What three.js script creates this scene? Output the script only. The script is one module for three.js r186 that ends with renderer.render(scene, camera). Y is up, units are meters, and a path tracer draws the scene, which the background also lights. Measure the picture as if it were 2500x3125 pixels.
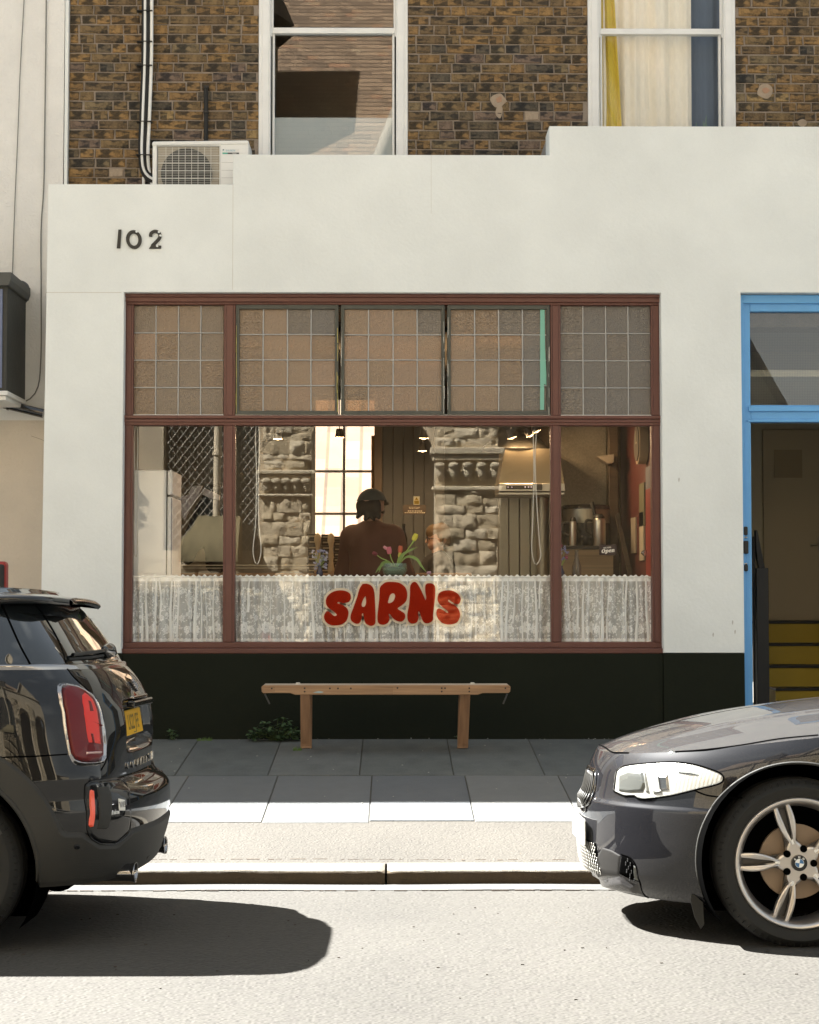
import * as THREE from 'three';
import { mergeGeometries, toCreasedNormals } from 'three/addons/utils/BufferGeometryUtils.js';
import { RoundedBoxGeometry } from 'three/addons/geometries/RoundedBoxGeometry.js';
import { MarchingCubes } from 'three/addons/objects/MarchingCubes.js';
import { FontLoader } from 'three/addons/loaders/FontLoader.js';
import { TextGeometry } from 'three/addons/geometries/TextGeometry.js';

// ---- camera, sky, sun, exposure ---------------------------------------------------------
const scene = new THREE.Scene();
const camera = new THREE.PerspectiveCamera(31.18, 819 / 1024, 0.1, 400);
camera.position.set(0, 1.104, 13.73);
camera.rotation.order = 'YXZ';
camera.rotation.set(Math.atan(238 / 5600), -Math.atan(50 / 5600), 0);
const renderer = new THREE.WebGLRenderer({ antialias: true });
renderer.setSize(819, 1024);
renderer.toneMapping = THREE.LinearToneMapping;
renderer.toneMappingExposure = 9.0;
renderer.shadowMap.enabled = true;
const SUN = new THREE.Vector3(-0.8, 1, -0.45).normalize();          // towards the sun
const sun = new THREE.DirectionalLight(new THREE.Color(1, 0.985, 0.945), 4.6);
sun.name = 'sun';
sun.position.copy(SUN).multiplyScalar(40); sun.castShadow = true;
sun.shadow.mapSize.set(4096, 4096);
Object.assign(sun.shadow.camera, { left: -20, right: 20, top: 20, bottom: -20, near: 1, far: 90 });
scene.add(sun);
{
  const W = 512, H = 256, d = new Float32Array(W * H * 4);
  for (let j = 0; j < H; j++) for (let i = 0; i < W; i++) {
    const el = (j + 0.5) / H * Math.PI - Math.PI / 2, az = (i + 0.5) / W * 2 * Math.PI - Math.PI;
    const y = Math.sin(el), x = Math.cos(el) * Math.cos(az), z = Math.cos(el) * Math.sin(az), up = Math.max(0, y);
    const k = Math.pow(1 - up, 3), c = Math.max(0, x * SUN.x + y * SUN.y + z * SUN.z);
    const glow = 0.35 * Math.pow(c, 12) + 0.15 * Math.pow(c, 3);
    const cl = Math.max(0, Math.sin(az * 3 + Math.sin(el * 9) * 1.3) * Math.sin(el * 11 + az * 2 + 1) - 0.25) * 0.5;
    const o = (j * W + i) * 4, s = 0.112;
    d[o] = s * (0.56 + 0.50 * k + glow + cl); d[o + 1] = s * (0.64 + 0.45 * k + glow * 0.95 + cl); d[o + 2] = s * (0.73 + 0.30 * k + glow * 0.8 + cl * .9); d[o + 3] = 1;
  }
  const t = new THREE.DataTexture(d, W, H, THREE.RGBAFormat, THREE.FloatType);
  t.mapping = THREE.EquirectangularReflectionMapping; t.magFilter = THREE.LinearFilter; t.needsUpdate = true;
  scene.background = t; scene.environment = t;
}

// ---- shared maths: tables, car surfaces -------------------------------------------------
const lerp = (a, b, t) => a + (b - a) * t, clamp = (x, a = 0, b = 1) => Math.min(b, Math.max(a, x));
const smooth = (a, b, x) => { const t = clamp((x - a) / (b - a)); return t * t * (3 - 2 * t); };
function table(list) {                                    // monotone cubic through [x, y] pairs
  const n = list.length, X = list.map((p) => p[0]), Y = list.map((p) => p[1]), d = [], m = [];
  for (let i = 0; i < n - 1; i++) d.push((Y[i + 1] - Y[i]) / (X[i + 1] - X[i]));
  for (let i = 0; i < n; i++) m.push(i === 0 ? d[0] : i === n - 1 ? d[n - 2] : d[i - 1] * d[i] <= 0 ? 0 : 2 * d[i - 1] * d[i] / (d[i - 1] + d[i]));
  return (x) => {
    if (x <= X[0]) return Y[0]; if (x >= X[n - 1]) return Y[n - 1];
    let i = 0; while (x > X[i + 1]) i++;
    const h = X[i + 1] - X[i], t = (x - X[i]) / h, t2 = t * t, t3 = t2 * t;
    return (2 * t3 - 3 * t2 + 1) * Y[i] + (t3 - 2 * t2 + t) * h * m[i] + (-2 * t3 + 3 * t2) * Y[i + 1] + (t3 - t2) * h * m[i + 1];
  };
}
// a level cut of a car: u 0..1 along the straight side, 1..2 round the end corner to the middle, 2..3 and 3..4 the same mirrored
function levelCut(u, straight, end, a, w, n) {
  const m = u > 2, k = m ? 4 - u : u, s = m ? -1 : 1;
  if (k <= 1) return [lerp(straight, end - a, k), w * s];
  const f = (k - 1) * Math.PI / 2, c = Math.cos(f), q = Math.sin(f), r = Math.pow(Math.pow(c, n) + Math.pow(q, n), -1 / n);
  return [end - a + a * r * q, w * r * c * s];
}
// hatchback: x runs to its tail (0 = bumper), y up from the road, z to its near side
const hatchW = table([[.16, .80], [.25, .85], [.35, .88], [.5, .905], [.7, .912], [.85, .91], [1, .895], [1.08, .875], [1.14, .845], [1.2, .82], [1.3, .765], [1.4, .685], [1.47, .62]]);
const hatchX = table([[.16, -.17], [.25, -.08], [.33, -.045], [.45, -.012], [.53, 0], [.59, -.004], [.618, -.022], [.645, -.078], [.68, -.098], [.85, -.09], [.95, -.103], [1.02, -.132], [1.08, -.17], [1.12, -.205], [1.14, -.23], [1.2, -.28], [1.3, -.355], [1.4, -.437], [1.47, -.53]]);
const hatchXs = table([[.16, -.17], [.25, -.08], [.33, -.045], [.45, -.012], [.53, 0], [.6, -.008], [.68, -.035], [.76, -.062], [.85, -.085], [.95, -.103], [1.02, -.132], [1.08, -.17], [1.12, -.205], [1.14, -.23], [1.2, -.28], [1.3, -.355], [1.4, -.437], [1.47, -.53]]);
const hatchA = table([[.16, .5], [.6, .5], [.7, .46], [1.1, .46], [1.2, .42], [1.47, .34]]);
const hatchN = table([[.16, 2.5], [.6, 2.5], [.72, 2.75], [1.1, 2.75], [1.25, 3.2], [1.47, 3.2]]);
function hatchSurf(u, h) {                                // with the sunken field for the number plate in the tailgate
  const k = smooth(1.38, 1.72, u > 2 ? 4 - u : u), [x, z] = levelCut(u, -2.9, lerp(hatchXs(h), hatchX(h), k), hatchA(h), hatchW(h), hatchN(h)), q = u > 1 && u < 3 ? .06 * smooth(.44, .31, Math.abs(z)) * smooth(.765, .815, h) * smooth(1.0, .955, h) : 0;
  return [x - q, h, z];
}
const hatchRoofY = table([[-3.0, 1.40], [-2.4, 1.505], [-1.7, 1.515], [-1.1, 1.50], [-.7, 1.472], [-.372, 1.436]]);
const hatchRoofW = table([[-3.0, .64], [-2.2, .70], [-1, .70], [-.62, .69], [-.52, .665], [-.44, .59], [-.395, .48], [-.372, .36]]);
function hatchRoof(s, x) { const q = Math.abs(s); return [x, hatchRoofY(x) - .03 * s * s - .02 * q ** 8, s * hatchRoofW(x)]; }
// saloon: x runs from its nose (0) to its tail
const saloonX = table([[.15, .10], [.2, .045], [.26, .008], [.34, 0], [.47, .004], [.535, .008], [.555, .022], [.6, .036], [.68, .055], [.74, .085], [.79, .13], [.84, .19], [.92, .28]]);
const saloonW = table([[.15, .87], [.25, .90], [.4, .918], [.55, .928], [.66, .93], [.76, .922], [.85, .90], [.95, .86]]);
function saloonSurf(u, h) {                                // u 0 = middle of the nose, 1 = start of the straight side, 2 = tail
  const [x, z] = levelCut(u <= 1 ? 2 - u : 2 - u, -4.75, -saloonX(h), 1.05, saloonW(h), 2.35); return [-x, h, z];
}
const saloonTop = table([[.05, .742], [.13, .752], [.25, .766], [.4, .782], [.6, .81], [.85, .842], [1.2, .88], [1.6, .905], [2.2, .925], [4.8, .94]]);
function saloonEdge(u) { let h = .76; for (let i = 0; i < 30; i++) h = lerp(h, saloonTop(saloonSurf(u, h)[0]), .6); return saloonSurf(u, h); }
const saloonCrown = table([[0, 0], [.05, .012], [.15, .042], [.35, .075], [.7, .098], [1.2, .105], [1.7, .10]]);
function saloonBonnet(u, s) {                              // u as above, s -1..1 across
  const [x, y, z] = saloonEdge(u), c = saloonCrown(x - .085), q = Math.abs(s), zz = q * z;
  const ridge = .010 * Math.exp(-(((zz - .36 - .08 * x) / .045) ** 2)) * smooth(.15, .6, x) * (1 - q ** 6);
  return [x, y + c * (1 - Math.pow(q, 2.3)) + ridge, s * z];
}

// ---- helpers ------------------------------------------------------------------------------
let seed = 7;
const rnd = () => { seed = (seed * 1664525 + 1013904223) >>> 0; return seed / 4294967296; };
const rr = (a, b) => a + (b - a) * rnd();
const hash = (x, y, s) => { let h = (x * 374761393 + y * 668265263 + s * 974634777) | 0; h = Math.imul(h ^ (h >>> 13), 1274126177); return ((h ^ (h >>> 16)) >>> 0) / 4294967296; };
function vn(x, y, p, s) {                                            // value noise that repeats every p cells
  const i = Math.floor(x), j = Math.floor(y), u = x - i, v = y - j, a = u * u * (3 - 2 * u), b = v * v * (3 - 2 * v), m = (n) => ((n % p) + p) % p;
  return lerp(lerp(hash(m(i), m(j), s), hash(m(i + 1), m(j), s), a), lerp(hash(m(i), m(j + 1), s), hash(m(i + 1), m(j + 1), s), a), b);
}
const fbm = (x, y, p, s, n = 4) => { let v = 0, a = 0.5, t = 0; for (let k = 0; k < n; k++) { v += a * vn(x, y, p, s + k); t += a; x *= 2; y *= 2; p *= 2; a *= 0.5; } return v / t; };
function tex(w, h, f, srgb = false) {                                // f(u, v) -> grey or [r, g, b] in 0..1
  const d = new Uint8Array(w * h * 4);
  for (let j = 0; j < h; j++) for (let i = 0; i < w; i++) {
    const c = f(i / w, j / h, i, j), o = (j * w + i) * 4;
    for (let k = 0; k < 3; k++) d[o + k] = 255 * clamp(typeof c === 'number' ? c : c[k]);
    d[o + 3] = typeof c !== 'number' && c.length > 3 ? 255 * c[3] : 255;
  }
  const t = new THREE.DataTexture(d, w, h, THREE.RGBAFormat); t.wrapS = t.wrapT = THREE.RepeatWrapping; t.magFilter = THREE.LinearFilter;
  if (srgb) t.colorSpace = THREE.SRGBColorSpace; t.needsUpdate = true; return t;
}
const rep = (t, x, y = x) => { const c = t.clone(); c.repeat.set(x, y); c.needsUpdate = true; return c; };
function canvasTex(w, h, draw, srgb = true) {
  const c = document.createElement('canvas'); c.width = w; c.height = h; draw(c.getContext('2d'), w, h);
  const t = new THREE.CanvasTexture(c); if (srgb) t.colorSpace = THREE.SRGBColorSpace; t.magFilter = THREE.LinearFilter; return t;
}
function mat(c, rough = 0.8, more = {}) {
  const phys = ['clearcoat', 'transmission', 'ior', 'sheen', 'specularIntensity', 'anisotropy'].some((k) => k in more);
  const m = new (phys ? THREE.MeshPhysicalMaterial : THREE.MeshStandardMaterial)({ roughness: rough, side: THREE.DoubleSide, ...more });
  m.color.setRGB(...c); return m;
}
const origin = new WeakMap();
const used = {};
const numbered = (n) => { used[n] = (used[n] || 0) + 1; return used[n] === 1 ? n : n + '_' + String(used[n] - 1).padStart(3, '0'); };
function thing(name, label, category, [x, y, z] = [0, 0, 0], group, kind) {
  const g = new THREE.Group(); g.name = numbered(name); g.position.set(x, y, z); origin.set(g, [x, y, z]);
  if (label) g.userData.label = label; if (category) g.userData.category = category; if (group) g.userData.group = group; if (kind) g.userData.kind = kind;
  scene.add(g); return g;
}
function clean(g) {
  if (g.index) g = g.toNonIndexed(); else g = g.clone();
  for (const k of Object.keys(g.attributes)) if (!['position', 'normal', 'uv'].includes(k)) g.deleteAttribute(k);
  if (!g.attributes.normal) g.computeVertexNormals();
  if (!g.attributes.uv) uvBox(g);
  return g;
}
function uvBox(g) {                                                  // uv in metres from the flattest direction
  if (g.index) g = g.toNonIndexed(); if (!g.attributes.normal) g.computeVertexNormals();
  const p = g.attributes.position, uv = new Float32Array(p.count * 2), A = new THREE.Vector3(), B = new THREE.Vector3(), Cc = new THREE.Vector3();
  for (let i = 0; i < p.count; i += 3) {
    A.fromBufferAttribute(p, i); B.fromBufferAttribute(p, i + 1).sub(A); Cc.fromBufferAttribute(p, i + 2).sub(A); B.cross(Cc);
    const x = Math.abs(B.x), y = Math.abs(B.y), z = Math.abs(B.z);
    for (let k = i; k < i + 3; k++) {
      const X = p.getX(k), Y = p.getY(k), Z = p.getZ(k);
      uv[k * 2] = x > y && x > z ? Z : X; uv[k * 2 + 1] = y >= x && y >= z ? Z : Y;
    }
  }
  g.setAttribute('uv', new THREE.BufferAttribute(uv, 2)); return g;
}
const join = (list) => { list = [].concat(list).map(clean); return list.length === 1 ? list[0] : mergeGeometries(list); };
function part(parent, name, geo, m, extra) {                         // geometry in scene coordinates
  const g = join(geo), o = origin.get(parent) || [0, 0, 0]; g.translate(-o[0], -o[1], -o[2]);
  const me = new THREE.Mesh(g, m); me.name = name; me.castShadow = me.receiveShadow = true; origin.set(me, o);
  if (extra) Object.assign(me.userData, extra); parent.add(me); return me;
}
function sub(parent, name) { const g = new THREE.Group(); g.name = name; origin.set(g, origin.get(parent) || [0, 0, 0]); parent.add(g); return g; }
function piece(parent, name, geo, m, [x, y, z], rot) {               // shared geometry, own place
  const o = origin.get(parent) || [0, 0, 0], me = new THREE.Mesh(geo, m); me.name = name; me.position.set(x - o[0], y - o[1], z - o[2]); if (rot) me.rotation.set(...rot);
  me.castShadow = me.receiveShadow = true; parent.add(me); return me;
}
function solo(name, label, category, geo, m, group, kind) {          // a thing that is one mesh
  const g = join(geo); g.computeBoundingBox(); const b = g.boundingBox, o = [(b.min.x + b.max.x) / 2, b.min.y, (b.min.z + b.max.z) / 2]; g.translate(-o[0], -o[1], -o[2]);
  const me = new THREE.Mesh(g, m); me.name = numbered(name); me.position.set(...o); me.castShadow = me.receiveShadow = true; origin.set(me, o);
  if (label) me.userData.label = label; if (category) me.userData.category = category; if (group) me.userData.group = group; if (kind) me.userData.kind = kind;
  scene.add(me); return me;
}
const box = (x0, x1, y0, y1, z0, z1) => uvBox(new THREE.BoxGeometry(Math.abs(x1 - x0), Math.abs(y1 - y0), Math.abs(z1 - z0)).translate((x0 + x1) / 2, (y0 + y1) / 2, (z0 + z1) / 2));
const rbox = (x0, x1, y0, y1, z0, z1, r = 0.006) => uvBox(new RoundedBoxGeometry(Math.abs(x1 - x0), Math.abs(y1 - y0), Math.abs(z1 - z0), 1, r).translate((x0 + x1) / 2, (y0 + y1) / 2, (z0 + z1) / 2));
const V = (x, y, z) => new THREE.Vector3(x, y, z);
const tube = (pts, r, seg = 40, rad = 8, closed = false) => new THREE.TubeGeometry(new THREE.CatmullRomCurve3(pts.map((p) => V(...p)), closed, 'centripetal'), seg, r, rad, closed);
function rod(a, b, r, r2 = r, seg = 10) {
  const A = V(...a), B = V(...b), d = B.clone().sub(A), g = new THREE.CylinderGeometry(r2, r, d.length(), seg);
  g.applyQuaternion(new THREE.Quaternion().setFromUnitVectors(V(0, 1, 0), d.clone().normalize())); return g.translate((A.x + B.x) / 2, (A.y + B.y) / 2, (A.z + B.z) / 2);
}
const lathe = (pts, [x, y, z], seg = 32) => new THREE.LatheGeometry(pts.map((p) => new THREE.Vector2(p[0], p[1])), seg).translate(x, y, z);
const ball = (x, y, z, r, sx = 1, sy = 1, sz = 1, n = 16) => new THREE.SphereGeometry(r, n, Math.max(8, n * 0.75 | 0)).scale(sx, sy, sz).translate(x, y, z);
const shapeOf = (pts, holes = []) => { const s = new THREE.Shape(pts.map((p) => new THREE.Vector2(p[0], p[1]))); for (const h of holes) s.holes.push(new THREE.Path(h.map((p) => new THREE.Vector2(p[0], p[1])))); return s; };
const slab = (pts, z0, z1, holes = [], bevel = 0) => uvBox(new THREE.ExtrudeGeometry(shapeOf(pts, holes), { depth: z1 - z0 - 2 * bevel, bevelEnabled: bevel > 0, bevelSize: bevel, bevelThickness: bevel, bevelSegments: 2, bevelOffset: -bevel, curveSegments: 12 }).translate(0, 0, z0 + bevel));
const rectPts = (x0, x1, y0, y1) => [[x0, y0], [x1, y0], [x1, y1], [x0, y1]];
const spline = (pts, n = 6) => new THREE.SplineCurve([...pts, pts[0]].map((p) => new THREE.Vector2(p[0], p[1]))).getPoints(pts.length * n).slice(0, -1).map((v) => [v.x, v.y]);
function grow(pts, d) {                                              // outline moved outwards
  const n = pts.length; let area = 0; for (let i = 0; i < n; i++) { const a = pts[i], b = pts[(i + 1) % n]; area += a[0] * b[1] - b[0] * a[1]; }
  const s = area > 0 ? 1 : -1;
  return pts.map((p, i) => { const a = pts[(i + n - 2) % n], b = pts[(i + 2) % n], x = b[0] - a[0], y = b[1] - a[1], l = Math.hypot(x, y) || 1; return [p[0] + s * y / l * d, p[1] - s * x / l * d]; });
}
function stroke(pts, w, n = 8) {                                     // a line with a width, as an outline
  const c = new THREE.SplineCurve(pts.map((p) => new THREE.Vector2(p[0], p[1]))).getPoints(pts.length * n), L = [], R = [];
  c.forEach((p, i) => { const a = c[Math.max(0, i - 1)], b = c[Math.min(c.length - 1, i + 1)], x = b.x - a.x, y = b.y - a.y, l = Math.hypot(x, y) || 1; L.push([p.x - y / l * w / 2, p.y + x / l * w / 2]); R.unshift([p.x + y / l * w / 2, p.y - x / l * w / 2]); });
  return [...L, ...R];
}
// a smooth surface f(u, v) -> point, as a grid with its own normals; flip turns it inside out
function sheet(f, u0, u1, nu, v0, v1, nv, flip = false) {
  const P = [], N = [], U = [], I = [], e = 1e-3;
  for (let j = 0; j <= nv; j++) for (let i = 0; i <= nu; i++) {
    const u = lerp(u0, u1, i / nu), v = lerp(v0, v1, j / nv), p = f(u, v), a = f(u + e, v), b = f(u - e, v), c = f(u, v + e), d = f(u, v - e);
    const n = V(a[0] - b[0], a[1] - b[1], a[2] - b[2]).cross(V(c[0] - d[0], c[1] - d[1], c[2] - d[2])).normalize().multiplyScalar(flip ? -1 : 1);
    P.push(...p); N.push(n.x, n.y, n.z); U.push(i / nu, j / nv);
  }
  for (let j = 0; j < nv; j++) for (let i = 0; i < nu; i++) { const a = j * (nu + 1) + i, b = a + 1, c = a + nu + 1, d = c + 1; flip ? I.push(a, c, b, b, c, d) : I.push(a, b, c, b, d, c); }
  const g = new THREE.BufferGeometry(); g.setAttribute('position', new THREE.Float32BufferAttribute(P, 3)); g.setAttribute('normal', new THREE.Float32BufferAttribute(N, 3)); g.setAttribute('uv', new THREE.Float32BufferAttribute(U, 2)); g.setIndex(I); return g;
}
function cut(g, f) {                                                 // keep what has f(x, y, z, u, v) > 0, cut exactly
  g = clean(g); const p = g.attributes.position, n = g.attributes.normal, t = g.attributes.uv, P = [], N = [], T = [];
  for (let i = 0; i < p.count; i += 3) {
    const q = [0, 1, 2].map((k) => { const j = i + k, w = [p.getX(j), p.getY(j), p.getZ(j), n.getX(j), n.getY(j), n.getZ(j), t.getX(j), t.getY(j)]; return { w, d: f(w[0], w[1], w[2], w[6], w[7]) }; });
    const out = [];
    for (let k = 0; k < 3; k++) { const a = q[k], b = q[(k + 1) % 3]; if (a.d > 0) out.push(a.w); if (a.d > 0 !== b.d > 0) { const s = a.d / (a.d - b.d); out.push(a.w.map((x, m) => lerp(x, b.w[m], s))); } }
    for (let k = 1; k + 1 < out.length; k++) for (const w of [out[0], out[k], out[k + 1]]) { P.push(w[0], w[1], w[2]); N.push(w[3], w[4], w[5]); T.push(w[6], w[7]); }
  }
  const r = new THREE.BufferGeometry(); r.setAttribute('position', new THREE.Float32BufferAttribute(P, 3)); r.setAttribute('normal', new THREE.Float32BufferAttribute(N, 3)); r.setAttribute('uv', new THREE.Float32BufferAttribute(T, 2)); return r;
}
function inside(poly, x, y) {                                        // signed distance to an outline, positive inside
  let d = 1e9, c = false; const n = poly.length;
  for (let i = 0, j = n - 1; i < n; j = i++) {
    const a = poly[i], b = poly[j], ex = b[0] - a[0], ey = b[1] - a[1], t = clamp(((x - a[0]) * ex + (y - a[1]) * ey) / (ex * ex + ey * ey + 1e-12)), qx = a[0] + ex * t - x, qy = a[1] + ey * t - y;
    d = Math.min(d, qx * qx + qy * qy); if ((a[1] > y) !== (b[1] > y) && x < ex * (y - a[1]) / (ey || 1e-9) + a[0]) c = !c;
  }
  return (c ? 1 : -1) * Math.sqrt(d);
}
function offsetFrom(f) { return (u, v, d) => { const e = 1e-3, p = f(u, v), a = f(u + e, v), b = f(u - e, v), c = f(u, v + e), q = f(u, v - e); const n = V(a[0] - b[0], a[1] - b[1], a[2] - b[2]).cross(V(c[0] - q[0], c[1] - q[1], c[2] - q[2])).normalize(); return [p[0] + n.x * d, p[1] + n.y * d, p[2] + n.z * d]; }; }
// a raised plate on surface f inside an outline given in (u, v): lifted by rise, rounded over an edge width (in v units), swollen by bulge
function plate(f, poly, { rise = 0.004, edge = 0.012, bulge = 0, n = 60, k = 0.5, hole, sign = 1, mirror = false } = {}) {
  if (mirror) poly = poly.map(([u, v]) => [4 - u, v]);
  const us = poly.map((p) => p[0]), vs = poly.map((p) => p[1]), q = poly.map(([u, v]) => [u * k, v]), hq = hole && (mirror ? hole.map(([u, v]) => [4 - u, v]) : hole).map(([u, v]) => [u * k, v]), off = offsetFrom(f);
  let big = 0; for (let i = 0; i < 20; i++) for (let j = 0; j < 20; j++) big = Math.max(big, inside(q, lerp(Math.min(...us), Math.max(...us), i / 19) * k, lerp(Math.min(...vs), Math.max(...vs), j / 19)));
  const h = (u, v) => { const d = inside(q, u * k, v), e = hq ? -inside(hq, u * k, v) : 9, m = Math.min(d, e); return sign * (rise * smooth(-0.002, edge, m) + bulge * Math.sqrt(clamp(d / big))); };
  const g = sheet((u, v) => off(u, v, h(u, v)), Math.min(...us), Math.max(...us), n, Math.min(...vs), Math.max(...vs), n);
  const u0 = Math.min(...us), u1 = Math.max(...us), v0 = Math.min(...vs), v1 = Math.max(...vs);
  return cut(g, (x, y, z, a, b) => { const u = lerp(u0, u1, a), v = lerp(v0, v1, b), d = inside(q, u * k, v); return hq ? Math.min(d, -inside(hq, u * k, v)) : d; });
}
const along = (f, uv, d = 0) => { const o = offsetFrom(f); return uv.map(([u, v]) => o(u, v, d)); };
const pairs = (...a) => { const r = []; for (let i = 0; i < a.length; i += 2) r.push([a[i], a[i + 1]]); return r; };
// one continuous body from tapered capsules [x, y, z, r, x, y, z, r] joined by a smooth minimum
function flesh(bones, cell, k = 0.03) {
  let lo = [1e9, 1e9, 1e9], hi = [-1e9, -1e9, -1e9];
  for (const b of bones) for (const o of [0, 4]) for (let i = 0; i < 3; i++) { lo[i] = Math.min(lo[i], b[o + i] - b[o + 3] - 3 * cell); hi[i] = Math.max(hi[i], b[o + i] + b[o + 3] + 3 * cell); }
  const size = Math.max(...hi.map((h, i) => h - lo[i])), R = Math.max(16, Math.ceil(size / cell)), mid = hi.map((h, i) => (h + lo[i]) / 2), mc = new MarchingCubes(R, new THREE.MeshBasicMaterial(), false, false, 400000);
  const h = R / 2, at = (i, c) => (i - h) / h * (size / 2) + mid[c];
  for (let z = 0; z < R; z++) for (let y = 0; y < R; y++) for (let x = 0; x < R; x++) {
    const X = at(x, 0), Y = at(y, 1), Z = at(z, 2); let s = 0, any = 1e9;
    for (const b of bones) {
      const dx = b[4] - b[0], dy = b[5] - b[1], dz = b[6] - b[2], t = clamp(((X - b[0]) * dx + (Y - b[1]) * dy + (Z - b[2]) * dz) / (dx * dx + dy * dy + dz * dz + 1e-9));
      const d = Math.hypot(X - b[0] - dx * t, Y - b[1] - dy * t, Z - b[2] - dz * t) - lerp(b[3], b[7], t); any = Math.min(any, d); if (d < 0.2) s += Math.exp(-d / k * 2.5);
    }
    mc.field[x + y * R + z * R * R] = s > 0 ? Math.log(s) * k / 2.5 : -any;
  }
  mc.isolation = 0; mc.update();
  const n = mc.count, P = mc.positionArray.slice(0, n * 3), N = mc.normalArray.slice(0, n * 3);
  for (let i = 0; i < n; i++) for (let c = 0; c < 3; c++) P[i * 3 + c] = P[i * 3 + c] * size / 2 + mid[c];
  const g = new THREE.BufferGeometry(); g.setAttribute('position', new THREE.Float32BufferAttribute(P, 3)); g.setAttribute('normal', new THREE.Float32BufferAttribute(N, 3));
  for (let i = 0; i < N.length; i += 3) { const l = Math.hypot(N[i], N[i + 1], N[i + 2]) || 1; g.attributes.normal.setXYZ(i / 3, N[i] / l, N[i + 1] / l, N[i + 2] / l); }
  return uvBox(g);
}

// ---- materials ----------------------------------------------------------------------------
const grainT = tex(512, 512, (u, v) => { const a = fbm(u * 8, v * 8, 8, 3, 5), b = hash(u * 512 | 0, v * 512 | 0, 5); return 0.86 + 0.14 * a - 0.03 * b; });
const plasterB = tex(512, 512, (u, v) => 0.6 * fbm(u * 6, v * 6, 6, 11, 4) + 0.4 * fbm(u * 60, v * 60, 60, 12, 2));
const roadT = tex(1024, 1024, (u, v, i, j) => {
  const big = fbm(u * 3, v * 3, 3, 21, 4), st = vn(u * 190, v * 190, 190, 23), s2 = vn(u * 90, v * 90, 90, 24), m = 0.62 + 0.26 * big + 0.17 * (st - 0.5) + 0.10 * (s2 - .5);
  const dark = st < 0.13 ? 0.7 : 1, pale = st > 0.93 ? 1.22 : 1; const k = m * dark * pale; return [k, k * (0.955 + .03 * s2), k * (0.89 + .04 * st)];
}, false);
const roadB = tex(1024, 1024, (u, v) => vn(u * 190, v * 190, 190, 23) * 0.7 + vn(u * 90, v * 90, 90, 24) * 0.3);
const stoneT = tex(512, 512, (u, v) => { const a = fbm(u * 5, v * 5, 5, 31, 5), b = vn(u * 120, v * 120, 120, 32), k = 0.62 + 0.35 * a + 0.2 * (b - 0.5); return b > 0.94 ? k * 1.35 : k; });
const brickT = tex(256, 256, (u, v) => { const a = fbm(u * 5, v * 5, 5, 41, 4), b = fbm(u * 22, v * 22, 22, 45, 3), k = 0.40 + 0.85 * a + 0.9 * (b - 0.5); const soot = smooth(0.44, 0.60, fbm(u * 3 + 2, v * 9, 3 * 3, 49, 4)); return [k * lerp(1, .30, soot), k * lerp(1, .33, soot), k * lerp(1, .40, soot)]; });
const brickB = tex(256, 256, (u, v) => fbm(u * 16, v * 16, 16, 44, 4));
const woodT = tex(512, 512, (u, v) => { const g = fbm(u * 3, v * 46, 46, 51, 4), r = fbm(u * 2, v * 8, 8, 55, 3), k = 0.55 + 0.5 * g + 0.3 * (r - 0.5); return [k, k * (0.92 + 0.05 * r), k * (0.82 + 0.1 * r)]; });
const tileT = tex(512, 512, (u, v) => { const row = Math.floor(v * 16), c = Math.floor(u * 10 + (row % 2) * .5), h = hash(c % 10, row, 61), e = (v * 16) % 1; const k = (0.55 + .5 * h) * (e < .16 ? .45 : 1) * (0.8 + .4 * fbm(u * 9, v * 9, 9, 62, 3)); return h > .93 ? [k * 1.25, k * .7, k * .5] : [k, k * .8, k * .62]; });
function parts(parent, name, list, m, extra) { return list.map((g) => part(parent, name, g, m, extra)); }
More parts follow.
